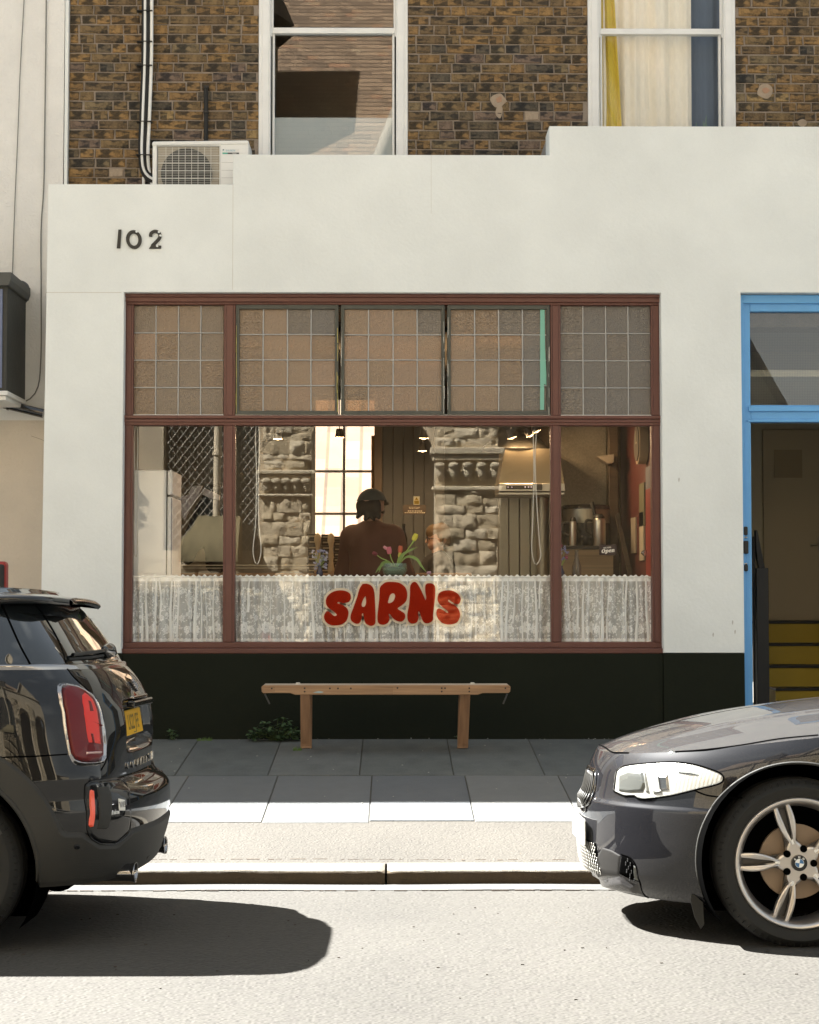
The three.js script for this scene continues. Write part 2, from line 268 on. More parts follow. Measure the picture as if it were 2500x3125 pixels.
const M = {
  white: mat([.82, .85, .83], .85, { map: rep(grainT, .35), bumpMap: rep(plasterB, .8), bumpScale: .0025 }),
  render: mat([.79, .78, .75], .9, { map: rep(grainT, .6), bumpMap: rep(plasterB, 1.2), bumpScale: .008 }),
  renderWarm: mat([.66, .585, .49], .9, { map: rep(grainT, .5), bumpMap: rep(plasterB, 1.2), bumpScale: .008 }),
  plinth: mat([.0155, .018, .0115], .9, { specularIntensity: .25, map: rep(grainT, .5), bumpMap: rep(plasterB, 1), bumpScale: .004 }),
  maroon: mat([.135, .048, .034], .42, { map: rep(grainT, 1.3), bumpMap: rep(plasterB, 3), bumpScale: .0012 }),
  maroonLine: mat([.05, .018, .014], .6),
  blue: mat([.15, .43, .80], .38, { map: rep(grainT, 1.2), bumpMap: rep(plasterB, 3), bumpScale: .001 }),
  sash: mat([.84, .845, .83], .5, { map: rep(grainT, 1) }),
  casement: mat([.085, .088, .07], .55, { map: rep(stoneT, 3) }),
  lead: mat([.42, .41, .39], .5, { metalness: .4 }),
  mortar: mat([.34, .28, .225], .95, { map: rep(stoneT, 2), bumpMap: rep(plasterB, 6), bumpScale: .006 }),
  black: mat([.012, .012, .011], .5), blackGloss: mat([.006, .006, .007], .12, { clearcoat: 1, clearcoatRoughness: .04 }), rubber: mat([.014, .014, .013], .75),
  fridgeWhite: mat([.93, .93, .92], .4), whitePlastic: mat([.76, .76, .73], .45), steel: mat([.55, .52, .46], .3, { metalness: 1 }), dullSteel: mat([.3, .28, .23], .42, { metalness: .9 }), chrome: mat([.52, .515, .50], .1, { metalness: 1 }),
  pane: mat([.97, .98, .97], 0, { transmission: 1, thickness: 0, ior: 1.9 }), clearPane: mat([.98, .98, .97], 0, { transmission: 1, thickness: 0, ior: 1.42 }),
  thinGlass: mat([1, 1, 1], 0.02, { transmission: 1, thickness: 0, ior: 1.5 }),
  wood: mat([.43, .26, .14], .6, { map: rep(woodT, 1.2, 2.4), bumpMap: rep(woodT, 1.2, 2.4), bumpScale: .0015 }),
  woodTop: mat([.56, .50, .41], .6, { map: rep(woodT, 1.2, 2.4) }),
  woodUp: mat([.43, .26, .155], .6, { map: (() => { const t = rep(woodT, 2.4, 1.2); t.rotation = Math.PI / 2; return t; })() }),
  rust: mat([.05, .03, .02], .7),
  darkWood: mat([.10, .07, .04], .5, { map: rep(woodT, 1, 2) }), ply: mat([.34, .27, .17], .6, { map: rep(woodT, .8, 1.5) }), metalWall: mat([.36, .32, .24], .45, { map: rep(stoneT, .9), metalness: .55 }),
  interior: mat([.34, .31, .25], .9), interiorDark: mat([.10, .09, .07], .9), redWall: mat([.085, .017, .012], .6), red: mat([.30, .022, .015], .5), cream: mat([.62, .56, .42], .9), mustard: mat([.42, .29, .015], .55, { map: rep(grainT, 1) }),
};
// ---- ground, road, pavement ---------------------------------------------------------------
const groundY = (z) => z <= 4.23 ? -.3295 * z / 4.23 : z < 6.28 ? -.408 + .067 * (z - 4.23) / 2.05 : z < 8 ? -.341 + .011 * (z - 6.28) / 1.72 : z < 11 ? -.33 : -.33 - .03 * (z - 11);
function strip(name, zs, x0, x1, m, lift = 0, su = 2, nx = 40) {
  const g = sheet((u, v) => [lerp(x0, x1, u), groundY(v) + lift, v], 0, 1, nx, zs[0], zs[1], Math.max(2, Math.ceil((zs[1] - zs[0]) * 4)), true);
  const p = g.attributes.position, t = g.attributes.uv; for (let i = 0; i < p.count; i++) t.setXY(i, p.getX(i) / su, p.getZ(i) / su);
  return solo(name, null, null, g, m, null, 'structure');
}
solo('ground', null, null, box(-90, 90, -1.2, -.85, -70, 90), mat([.12, .11, .095], .95), null, 'structure');
const mRoad = mat([.0625, .059, .053], .88, { map: roadT, bumpMap: roadB, bumpScale: .004 });
strip('road', [4.235, 13.4], -45, 45, mRoad);
solo('gutter', null, null, sheet((u, v) => [lerp(-45, 45, u), groundY(v) + .004 + .002 * Math.sin(u * 400), v], 0, 1, 400, 4.24, 4.47, 2, true), mat([.098, .096, .09], .85, { map: rep(grainT, 60, .3), bumpMap: roadB, bumpScale: .003 }), null, 'structure');
{ // cracked edge between gutter channel and asphalt
  const l = []; for (let x = -6; x < 6;) { const w = rr(.015, .10), z = 4.478 + rr(-.005, .005); l.push(box(x, x + w, groundY(z) + .001, groundY(z) + .0052, z, z + rr(.004, .012))); x += w + rr(.005, .10); }
  solo('road_crack', null, null, l, mat([.06, .045, .035], .95), null, 'structure');
}
strip('pavement_asphalt', [2.9, 4.085], -45, 45, mat([.075, .069, .060], .9, { map: rep(roadT, 1.3), bumpMap: rep(roadB, 1.3), bumpScale: .005 }), -.006);
const kerbM = [[.18, .16, .13], [.165, .147, .115], [.19, .17, .135]].map((c) => mat(c, .85, { map: rep(stoneT, 2.2), bumpMap: rep(stoneT, 2.5), bumpScale: .006 }));
const kerbF = mat([.070, .047, .023], .92, { map: rep(stoneT, 3), bumpMap: rep(stoneT, 4), bumpScale: .008 });  // kerb face, browner than the top: grime, with its shade coloured in
const kerb = thing('kerb', null, null, [0, -.41, 4.15], null, 'structure');
{ let x = -0.037 - 1.93 * 8; for (let k = 0; k < 18; k++, x += 1.93) {
  const pts = [], z1 = 4.234, n = 10; for (let i = 0; i <= n; i++) { const a = i / n * Math.PI / 2; pts.push([z1 - .022 + .022 * Math.sin(a), groundY(4.23) - .022 + .022 * Math.cos(a)]); }
  const pr = [[4.085, -.55], [4.085, groundY(4.085)], ...pts, [z1 + .006, -.55]];
  const g = uvBox(new THREE.ExtrudeGeometry(shapeOf(pr), { depth: 1.918, bevelEnabled: false, steps: 60 }).rotateY(-Math.PI / 2).translate(x + 1.925, 0, 0));
  const p = g.attributes.position; for (let i = 0; i < p.count; i++) { const X = p.getX(i), Y = p.getY(i), Z = p.getZ(i), e = Math.min(X - x, x + 1.925 - X); if (Z > 4.2 && Y > -.5) { p.setZ(i, Z - .008 * fbm(X * 3 + 40, Y * 9 + 40, 999, 71, 3) - .012 * smooth(.05, 0, e)); if (Y > -.35) p.setY(i, Y - .008 * fbm(X * 5 + 40, 3, 999, 72, 3) - .016 * smooth(.04, 0, e)); } }
  g.computeVertexNormals(); const G = toCreasedNormals(g, .7), top = (x, y) => y - groundY(4.23) + .014; const K = part(kerb, 'kerb_stone', cut(G, top), kerbM[k % 3]); part(K, 'grimy_shaded_face', cut(G, (x, y) => -top(x, y)), kerbF);
} }
solo('kerb_crack', null, null, (() => { const l = []; for (let x = -5; x < 5;) { const w = rr(.015, .09); const z = 3.98 + .012 * Math.sin(x * 2.1) + rr(-.006, .006); l.push(box(x, x + w, groundY(z) - .008, groundY(z) - .0045, z, z + rr(.004, .012))); x += w + rr(.005, .09); } return l; })(), mat([.075, .05, .032], .95), null, 'structure');
const pavement = thing('pavement', null, null, [0, -.02, 1.5], null, 'structure');
part(pavement, 'bed', sheet((u, v) => [lerp(-45, 45, u), groundY(v) - .007, v], 0, 1, 2, -.3, 2.95, 4, true), mat([.06, .056, .045], .95));
{
  const slope = -Math.atan(.3295 / 4.23), tones = [[.155, .162, .15], [.143, .15, .138], [.165, .17, .158], [.133, .142, .135]], tones2 = [[.138, .144, .144], [.165, .168, .162], [.124, .132, .138], [.146, .152, .152]];
  const mk = (c, r, b) => mat(c, .88, { map: rep(r, 1.6), bumpMap: rep(roadB, 2), bumpScale: b });
  const m1 = tones.map((c) => mk(c, stoneT, .004)), m2 = tones2.map((c) => mk(c, grainT, .002));
  const lay = (xs, z0, z1, ms, off) => {
    const dx = xs.length > 2 ? (xs[xs.length - 1] - xs[0]) / (xs.length - 1) : .6, all = [...xs]; while (all[0] > -9) all.unshift(all[0] - dx); while (all[all.length - 1] < 9) all.push(all[all.length - 1] + dx);
    for (let i = 0; i + 1 < all.length; i++) {
      const w = all[i + 1] - all[i] - .007, e0 = z0 + .005, e1 = z1 - .006 + rr(-.03, .03) * off, d = e1 - e0, g = new RoundedBoxGeometry(w, .05, d, 1, .004), zc = (e0 + e1) / 2, xc = (all[i] + all[i + 1]) / 2;
      const G = uvBox(g), t = G.attributes.uv, a = rnd() * 7, b = rnd() * 7; for (let k = 0; k < t.count; k++) t.setXY(k, t.getX(k) + a, t.getY(k) + b);
      piece(pavement, 'paving_slab', G, ms[(i * 7 + (off ? 1 : 0)) % 4], [xc, groundY(zc) - .0265 + rr(-.0015, .0015), zc], [-slope + rr(-.001, .001), 0, rr(-.001, .001)]);
    }
  };
  lay([-2.063, -1.444, -0.828, -0.222, 0.402, 1.006, 1.619], .02, 1.53, m1, 0);
  lay([-1.985, -1.35, -0.76, -0.139, 0.475, 1.09, 1.706], 1.535, 3.03, m2, 1);
}
{ // small chips and cracks in the road surface
  const l = []; for (let i = 0; i < 70; i++) { const x = rr(-2.6, 2.4), z = rr(4.7, 7.6), w = rr(.004, .014); l.push(box(x, x + w, groundY(z) + .0005, groundY(z) + .0035, z, z + rr(.003, .009))); }
  solo('road_chips', null, null, l, mat([.055, .045, .036], .95), null, 'structure');
}
strip('far_pavement', [13.4, 16.2], -45, 45, mat([.2, .19, .17], .9, { map: rep(roadT, 1.2) }), .12);

// ---- the shop building --------------------------------------------------------------------
const shop = thing('shop_building', 'white fronted brick shop with maroon leaded shopfront and blue doorway', 'building', [0, 0, 0]);
const PL = 0.634, PT1 = 4.159, PT2 = 4.387, PT3 = 4.609, XL = -2.618, XR = 7;
const WX0 = -2.023, WX1 = 2.017, WY1 = 3.341, DX0 = 2.62, DX1 = DX0 + 1.12, DY1 = 3.345;
const S1 = -1.208, S2 = 1.18;
const SCX = (x) => 2.388 + (x - 1500) * (2.744 - 2.388) / 100, SCY = (y) => 0.899 + (y - 1300) * (0.545 - 0.899) / 100;
{ // rendered front: one sheet of wall with the shop window and the doorway left open, and its stepped parapet
  const out = [[XL, PL], [XL - .012, PL], [XL + .02, PT1], [S1, PT1], [S1, PT2], [S2, PT2], [S2, PT3], [XR, PT3], [XR, PL], [DX1, PL], [DX1, DY1], [DX0, DY1], [DX0 + .008, PL], [WX1 + .006, PL], [WX1, WY1], [WX0, WY1], [WX0 - .006, PL]];
  part(shop, 'rendered_front', slab(out, -.34, 0, [], .004), M.white);
  part(shop, 'parapet_roof', [box(XL + .03, S1, PT1 - .12, PT1 - .03, -.8, -.33), box(S1, S2, PT2 - .12, PT2 - .03, -.8, -.33), box(S2, XR, PT3 - .12, PT3 - .03, -.8, -.33)], mat([.3, .29, .27], .9));
  parts(shop, 'plinth', [slab([[XL - .012, -.35], [XL - .012, PL], [WX0, PL], [WX0, -.35]], -.3, .006, [], .003), slab([[WX1 + .004, -.35], [WX1 + .004, PL - .002], [DX0 + .006, PL - .002], [DX0 + .012, -.35]], -.3, .008, [], .003), slab([[DX1, -.35], [DX1, PL], [XR, PL], [XR, -.35]], -.3, .006, [], .003)], M.plinth);
  part(shop, 'stall_riser', slab([[WX0 + .002, -.35], [WX0 + .002, PL - .006], [WX1, PL - .006], [WX1, -.35]], -.3, -.006, [], .002), M.plinth);
  part(shop, 'scuff', [[1541, 1310], [1546, 1330], [1500, 1336], [1430, 1008]].map(([x, y], i) => slab(spline([[SCX(x), SCY(y)], [SCX(x) + .006, SCY(y) + .015], [SCX(x) + .012, SCY(y) + .002], [SCX(x) + .005, SCY(y) - .02]], 4), -.001, .0008)), mat([.5, .49, .46], .9));
  part(shop, 'side_return', box(XL - .008, XL + .03, -.3, PT1 - .004, -.8, -.338), M.white);
  part(shop, 'panel_joint', [box(XL + .01, WX0 - .02, 3.338 - .002, 3.338 + .002, -.002, .0012), box(S1 - .0015, S1 + .0015, WY1 + .02, PT1, -.002, .0012), box(0.286 - .001, 0.286 + .001, WY1 + .6, PT2, -.002, .0008)], mat([.55, .53, .47], .9));
}
// brick wall above
const wallZ = -.8, BT = 7.2;
const winA = { x0: -1.077, x1: 0.116 }, winB = { x0: 1.559, x1: 2.745 }, BX0 = -2.591;
const brickWall = part(shop, 'brick_wall', slab([[BX0, 3.2], [XR, 3.2], [XR, BT], [BX0, BT]], -1.12, -.809, [rectPts(winA.x0, winA.x1, 4.0, 6.5), rectPts(winB.x0, winB.x1, 4.0, 6.5)]), M.mortar);
{
  const ch = .0772, tones = [[.20, .115, .045], [.165, .105, .048], [.13, .082, .04], [.235, .135, .05], [.105, .075, .045], [.17, .12, .065], [.08, .062, .044], [.19, .125, .06], [.26, .17, .075], [.15, .1, .075]];
  const mats = tones.map((c) => mat(c.map((x, i) => (x * .9 + .010) * 1.38 * [.95, .97, .9][i]), .9, { map: brickT, bumpMap: rep(brickB, 2), bumpScale: .006 }));
  const pale = mat([.42, .33, .24], .95, { map: rep(stoneT, 4) }), orange = mat([.46, .27, .17], .9, { map: rep(stoneT, 4) });
  const shapes = new Map();
  const brickGeo = (w, v, u) => { const key = w.toFixed(3) + v; if (shapes.has(key)) return shapes.get(key);
    const h = ch - .011, f = .006, j = () => (hash(v, w * 1000 | 0, (u = u + 1)) - .5) * .006; const o = [[-w / 2, -h / 2], [w / 2, -h / 2], [w / 2, h / 2], [-w / 2, h / 2]].map(([a, b]) => [a + j(), b + j()]), P = [];
    const q = (a, b, c, d) => P.push(...a, ...b, ...c, ...a, ...c, ...d), B = o.map(([a, b]) => [a, b, -.02]), E = o.map(([a, b]) => [a, b, -.004]), Fr = o.map(([a, b]) => [a - Math.sign(a) * f, b - Math.sign(b) * f, .0015 + j() * .4]);
    for (let i = 0; i < 4; i++) { const k = (i + 1) % 4; q(B[i], B[k], E[k], E[i]); q(E[i], E[k], Fr[k], Fr[i]); } q(Fr[0], Fr[1], Fr[2], Fr[3]);
    const g = new THREE.BufferGeometry(); g.setAttribute('position', new THREE.Float32BufferAttribute(P, 3)); g.computeVertexNormals(); uvBox(g); const t = g.attributes.uv; for (let i = 0; i < t.count; i++) t.setXY(i, t.getX(i) * 3.2 + v * .37, t.getY(i) * 3.2 + v * .23);
    shapes.set(key, g); return g; };
  const list = [], zones = [[BX0 + .004, winA.x0 - .003], [winA.x1 + .003, winB.x0 - .003], [winB.x1 + .003, 5.6]];
  let row = 0; for (let y = PT1 - .23; y < 6.48; y += ch, row++) for (const [za, zb] of zones) {
    let x = za - (row % 2 ? .11 : .0) - rnd() * .06; while (x < zb) {
      const w = rnd() < (row % 2 ? .62 : .34) ? .108 : rnd() < .12 ? .16 : .222, a = Math.max(x, za), b = Math.min(x + w, zb); if (b - a > .03) list.push([(a + b) / 2, y + ch / 2, b - a]); x += w + .009 + rnd() * .004; }
  }
  const lows = [[-9, S1, PT1], [S1, S2, PT2], [S2, 9, PT3]], shown = (b) => { const l = lows.find((q) => b[0] >= q[0] && b[0] < q[1]); return b[1] > l[2] + .05 && b[1] < 5.86 && b[0] < 3.45; };
  const rest = mats.slice(0, 4).map(() => []); let n = 0;
  for (const b of list) {
    const wq = Math.abs(b[2] - .222) < .001 ? .222 : Math.abs(b[2] - .108) < .001 ? .108 : Math.abs(b[2] - .16) < .001 ? .16 : Math.round(b[2] * 50) / 50, g = brickGeo(wq > .02 ? Math.min(wq, b[2]) : b[2], rnd() * 5 | 0, 0), px = [b[0], b[1], wallZ + rr(-.003, .002)];
    const t = rnd(), m = t > .99 ? pale : mats[Math.min(9, (rnd() * rnd() * 14) | 0)];
    if (shown(b) && n < 298) { piece(brickWall, 'brick', g, m, px); n++; } else rest[rnd() * 4 | 0].push(g.clone().translate(...px));
  }
  rest.forEach((r, i) => { if (r.length) part(brickWall, 'upper_bricks', r, mats[i], { kind: 'stuff' }); });
  // spalled faces: an orange core with a ring of pale mortar round it
  const blob = (px, py, r, s) => spline(Array.from({ length: 9 }, (_, i) => { const a = i / 9 * 6.283, q = r * rr(.75, 1.2); return [px + Math.cos(a) * q * s, py + Math.sin(a) * q]; }), 3);
  const cb = [[0.846, 5.014, .055, .024], [2.987, 5.096, .06, .028], [3.279, 4.843, .03, 0]];
  for (const [x, y, r, c] of cb) { part(brickWall, 'mortar_patch', slab(blob(x, y, r, 1.15), wallZ - .008, wallZ + .0035), pale); if (c) part(brickWall, 'broken_brick', slab(blob(x, y + .01, c, 1.15), wallZ - .006, wallZ + .006), orange); }
  part(brickWall, 'mortar_patch', slab(blob(0.85, 4.925, .05, .6), wallZ - .008, wallZ + .003), pale);
}
// shell that shuts out the light behind the front
part(shop, 'shell', [box(BX0 - .25, BX0 - .02, -.3, BT, -6.2, -.82), box(DX1 + 1.4, DX1 + 1.6, -.3, BT, -6.2, -.36), box(BX0 - .25, XR, BT - .2, BT, -6.2, -.9), box(BX0, XR, 3.2, 3.4, -6.2, -.81), box(BX0, XR, 3.4, BT - .2, -6.2, -6), box(.95, 1.1, 3.4, BT - .2, -5.9, -1.13), box(XL + .02, XR, 3.32, 3.4, -.81, -.34)], M.interior);
// sash windows
function sashWindow(w, glass) {
  const s = sub(shop, 'sash_window'), z = -.83, y0 = 4.05, y1 = 6.48, fr = .094, st = .052;
  const xa = w.x0 + fr, xb = w.x1 - fr, rail = 5.594;
  part(s, 'box_frame', [rbox(w.x0, w.x0 + fr, y0, y1, z - .12, z + .035, .008), rbox(w.x1 - fr, w.x1, y0, y1, z - .12, z + .035, .008), rbox(w.x0 + .03, w.x0 + fr - .012, y0, y1, z, z + .042, .004), rbox(w.x1 - fr + .012, w.x1 - .03, y0, y1, z, z + .042, .004), rbox(w.x0, w.x1, y1 - .1, y1, z - .12, z + .03, .008), rbox(w.x0 - .03, w.x1 + .03, y0 - .06, y0, z - .1, z + .1, .01)], M.sash);
  part(s, 'lower_sash', [rbox(xa + .012, xa + .03, y0, rail + .03, z - .075, z - .03, .004), rbox(xb - .03, xb - .012, y0, rail + .03, z - .075, z - .03, .004), rbox(xa + .012, xb - .012, y0, y0 + .08, z - .075, z - .03, .004)], M.sash);
  part(s, 'meeting_rail', [rbox(xa - .005, xb + .005, rail - .022, rail + .026, z - .075, z - .012, .006), rbox(xa - .02, xa + .012, rail - .05, rail + .014, z - .03, z + .0, .008), rbox(xb - .012, xb + .02, rail - .05, rail + .014, z - .03, z, .008)], M.sash);
  part(s, 'upper_sash', [rbox(xa, xa + .02, rail, y1 - .1, z - .05, z - .012, .004), rbox(xb - .02, xb, rail, y1 - .1, z - .05, z - .012, .004)], M.sash);
  part(s, 'pane', new THREE.PlaneGeometry(xb - xa - .05, rail - y0 - .08).translate((xa + xb) / 2, (rail + y0 + .08) / 2, z - .055), glass);
  part(s, 'pane', new THREE.PlaneGeometry(xb - xa - .03, y1 - .1 - rail).rotateX(.004).translate((xa + xb) / 2, (rail + y1 - .1) / 2, z - .03), glass);
  return { s, xa, xb, rail, y0, y1, z };
}
const drape = (x0, x1, y0, y1, z, amp, waves, ph = 0, slant = 0) => { const g = sheet((u, v) => [lerp(x0, x1, u) + slant * (1 - v) * u, lerp(y0, y1, v), z + amp * Math.sin(u * waves * 6.283 + ph + .6 * Math.sin(u * 9 + v)) + amp * .4 * Math.sin(u * waves * 2.7 * 6.283 + v * 1.5)], 0, 1, 120, 0, 1, 10); return g; };
{
  const a = sashWindow(winA, M.pane);
  part(a.s, 'frosted_film', box(a.xa + .03, a.xb - .03, a.y0, 4.903, -.906, -.9), mat([.62, .66, .68], .35, { map: rep(canvasTex(256, 128, (g, w, h) => { g.fillStyle = '#c9cfd2'; g.fillRect(0, 0, w, h); for (let i = 0; i < 46; i++) { g.fillStyle = 'rgba(240,242,238,' + rr(.3, .8) + ')'; g.save(); g.translate(rnd() * w, h * rr(.25, .95)); g.rotate(rr(-.5, .5)); g.beginPath(); g.ellipse(0, 0, rr(1, 5), rr(3, 11), 0, 0, 7); g.fill(); g.restore(); } }), 1.1, 2) }));
  const b = sashWindow(winB, M.clearPane), fab = (c, t) => mat(c, .95, { transmission: t, thickness: 0, map: rep(grainT, 6) });
  part(b.s, 'mustard_curtain', drape(b.xa - .02, 1.77, 4.0, 6.4, -.965, .012, 2, 0, .125), fab([.62, .47, .06], 0));
  part(b.s, 'sheer_curtain', drape(1.703, 2.421, 4.0, 6.4, -1.0, .022, 3.2, 1.1), fab([.90, .85, .74], 0));
  part(b.s, 'dim_room_sheet', drape(2.39, b.xb + .05, 4.0, 6.4, -1.05, .01, 1.6, 2), fab([.12, .16, .23], 0));  // blue sheet stands in for the dim room, its darkness put into the colour
  const l = []; for (let i = 0; i < 6; i++) { const x = 2.514 + rr(-.06, .06); l.push(slab(spline([[x, 4.25], [x + .03, 4.5 + rr(0, .12)], [x + rr(-.03, .05), 4.8 + rr(0, .2)], [x - .018, 4.5]], 4), -1.01 + i * .004, -1.006 + i * .004)); }
  part(b.s, 'house_plant', l, mat([.12, .19, .17], .6));
}
// the maroon shopfront
const front = sub(shop, 'shopfront'), fz = -.1;
const fx0 = -2.03, fx1 = 2.026, fy0 = 0.627, fy1 = 3.343;
{
  const bar = (x0, x1, y0, y1, z0 = fz - .09, z1 = fz, r = .005) => rbox(x0, x1, y0, y1, z0, z1, r);
  const Y = (y) => 5.605 + 0 * y;
  const yTop = 3.263, yT1 = 2.422, yT0 = 2.346, yB = 0.713;
  const xs = [-1.964, -1.281, -1.192, 1.19, 1.269, 1.954];
  part(front, 'head_rail', [bar(fx0, fx1, yTop, fy1), bar(fx0, fx1, 3.281, fy1, fz, fz + .022, .006), bar(fx0, fx1, 3.314, fy1, fz + .02, fz + .04, .008)], M.maroon);
  part(front, 'head_bead', box(WX0, WX1, fy1 + .002, WY1 + .01, fz - .06, fz + .03), mat([.42, .37, .27], .9));
  for (const [a, b] of [[fx0, xs[0]], [xs[1], xs[2]], [xs[3], xs[4]], [xs[5], fx1]]) {
    const mid = (a + b) / 2, w = b - a; part(front, 'mullion', [bar(a, b, yB, yTop), bar(a + w * .22, b - w * .22, yB, yT0, fz, fz + .009, .003), bar(a + w * .22, b - w * .22, yT1, yTop - .004, fz, fz + .009, .003)], M.maroon);
    part(front, 'groove', [box(a + w * .2, a + w * .2 + .003, yB, yT0 - .004, fz - .002, fz + .0015), box(b - w * .2 - .003, b - w * .2, yB, yT0 - .004, fz - .002, fz + .0015), box(a + w * .2, a + w * .2 + .003, yT1 + .004, yTop, fz - .002, fz + .0015), box(b - w * .2 - .003, b - w * .2, yT1 + .004, yTop, fz - .002, fz + .0015)], M.maroonLine);
  }
  const th = yT1 - yT0; part(front, 'transom', [bar(fx0 - .004, fx1 + .004, yT0, yT1, fz - .09, fz + .012), bar(fx0 - .006, fx1 + .006, yT0 + th * .66, yT1 - .002, fz + .01, fz + .03, .004), bar(fx0 - .006, fx1 + .006, yT0 + th * .3, yT0 + th * .56, fz + .01, fz + .024, .004)], M.maroon);
  const bh = yB - fy0; part(front, 'bottom_rail', [bar(fx0, fx1, fy0, yB), bar(fx0 - .004, fx1 + .004, fy0, fy0 + bh * .46, fz, fz + .05, .006), bar(fx0, fx1, fy0 + bh * .5, fy0 + bh * .62, fz, fz + .012, .003)], M.maroon);
  // lower panes
  for (const [a, b] of [[xs[0], xs[1]], [xs[2], xs[3]], [xs[4], xs[5]]]) part(front, 'display_pane', new THREE.PlaneGeometry(b - a + .02, yT0 - yB + .02).translate((a + b) / 2, (yT0 + yB) / 2, fz - .05), M.pane);
  part(front, 'putty', [box(xs[2], xs[3], yT1 + .001, yT1 + .007, fz - .03, fz + .002), box(xs[0], xs[1], yT1 + .001, yT1 + .006, fz - .03, fz + .002), box(xs[4], xs[5], yT1 + .001, yT1 + .006, fz - .03, fz + .002)], mat([.7, .68, .63], .8));
  // leaded lights
  const hammer = tex(256, 256, (u, v) => { let s = 0; for (const [k, p] of [[22, 1], [31, 2]]) s += vn(u * k, v * k, k, 80 + p); return s / 2; });
  const ripple = tex(256, 256, (u, v) => vn(u * 9 + 1.2 * vn(u * 14, v * 14, 14, 84), v * 26, 26 * 9, 85));
  const glassT = [[.31, .205, .115], [.27, .18, .10], [.335, .215, .125], [.235, .17, .105], [.19, .155, .115], [.155, .135, .11], [.29, .195, .11]];
  const glassM = glassT.map((c, i) => mat(c, .11, { ior: 1.75, transmission: .3, thickness: 0, bumpMap: rep(i % 3 === 1 ? ripple : hammer, 2.6, 2.6), bumpScale: .003 }));
  const pick = [[3, 0, 6, 3, 2, 1, 3, 3, 1, 3, 3, 1, 1, 3, 3, 3], [1, 0, 4, 5, 1, 0, 0, 1, 1, 0, 0, 2, 1, 0, 2, 0], [0, 2, 0, 4, 2, 2, 2, 0, 2, 0, 2, 2, 1, 2, 2, 0], [1, 1, 4, 4, 0, 1, 1, 5, 0, 0, 1, 5, 0, 0, 3, 4], [4, 5, 5, 5, 4, 5, 4, 5, 5, 5, 5, 5, 4, 5, 5, 5]];
  const lights = [[-1.971, -1.288, 0], [-1.19, -0.414, 1], [-0.396, 0.391, 1], [0.409, 1.187, 1], [1.271, 1.957, 0]];
  lights.forEach(([a, b, opens], n) => {
    const L = sub(shop, 'leaded_light'), z = opens ? fz - .012 : fz - .045, y0 = yT1 + .006, y1 = yTop - .002, f = opens ? .026 : 0, by = opens ? .034 : .004;
    if (opens) part(L, 'casement_frame', [rbox(a, a + f, y0, y1, z - .045, z + .024, .004), rbox(b - f, b, y0, y1, z - .045, z + .024, .004), rbox(a + f - .002, b - f + .002, y0, y0 + .028, z - .045, z + .0235, .004), rbox(a + f - .002, b - f + .002, y1 - .032, y1, z - .045, z + .0235, .004), box(a + .005, a + .011, y0, y1, z + .02, z + .0265), box(b - .012, b - .006, y0, y1, z + .02, z + .0265)], M.casement);
    if (opens) parts(L, 'flaking_paint', Array.from({ length: 16 }, () => { const s = rnd() < .5 ? a + rr(.001, .005) : b - rr(.006, .012), y = rr(y0, y1 - .2); return box(s, s + rr(.002, .005), y, y + rr(.02, .18), z + .0235, z + .0275); }), mat(n === 1 ? [.5, .42, .12] : [.5, .48, .42], .8));
    const X0 = a + f, X1 = b - f, Y0 = y0 + (opens ? .028 : 0), Y1 = y1 - (opens ? .032 : 0), cw = (X1 - X0) / 4, rh = (Y1 - Y0) / 4, g = new THREE.PlaneGeometry(cw, rh), us = g.attributes.uv;
    for (let i = 0; i < us.count; i++) us.setXY(i, us.getX(i) * cw * 4, us.getY(i) * rh * 4);
    for (let r = 0; r < 4; r++) for (let c = 0; c < 4; c++) piece(L, 'pane', g, glassM[pick[n][r * 4 + c]], [X0 + cw * (c + .5), Y1 - rh * (r + .5), z], [rr(-.022, .022), rr(-.022, .022), 0]);
    const cm = []; for (let c = 1; c < 4; c++) { const x = X0 + cw * c; cm.push(tube([[x, Y0, z + .004], [x + rr(-.003, .003), (Y0 + Y1) / 2, z + .004], [x, Y1, z + .004]], .0056, 10, 6)); } for (let r = 1; r < 4; r++) { const y = Y0 + rh * r; cm.push(tube([[X0, y, z + .004], [(X0 + X1) / 2, y + rr(-.002, .002), z + .004], [X1, y, z + .004]], .0052, 10, 6)); for (let c = 1; c < 4; c++) if (opens) cm.push(ball(X0 + cw * c, y, z + .006, .010, 1, 1, .6, 8)); }
    part(L, 'lead_came', cm, M.lead);
    if (n === 3) part(L, 'turquoise_tape', slab([[1.112, Y0 + .01], [1.115, Y1], [1.148, Y1], [1.151, Y1 - .3], [1.165, 2.65], [1.143, 2.664], [1.142, Y0 + .01]], z + .006, z + .009), mat([.20, .47, .36], .6));
  });
}
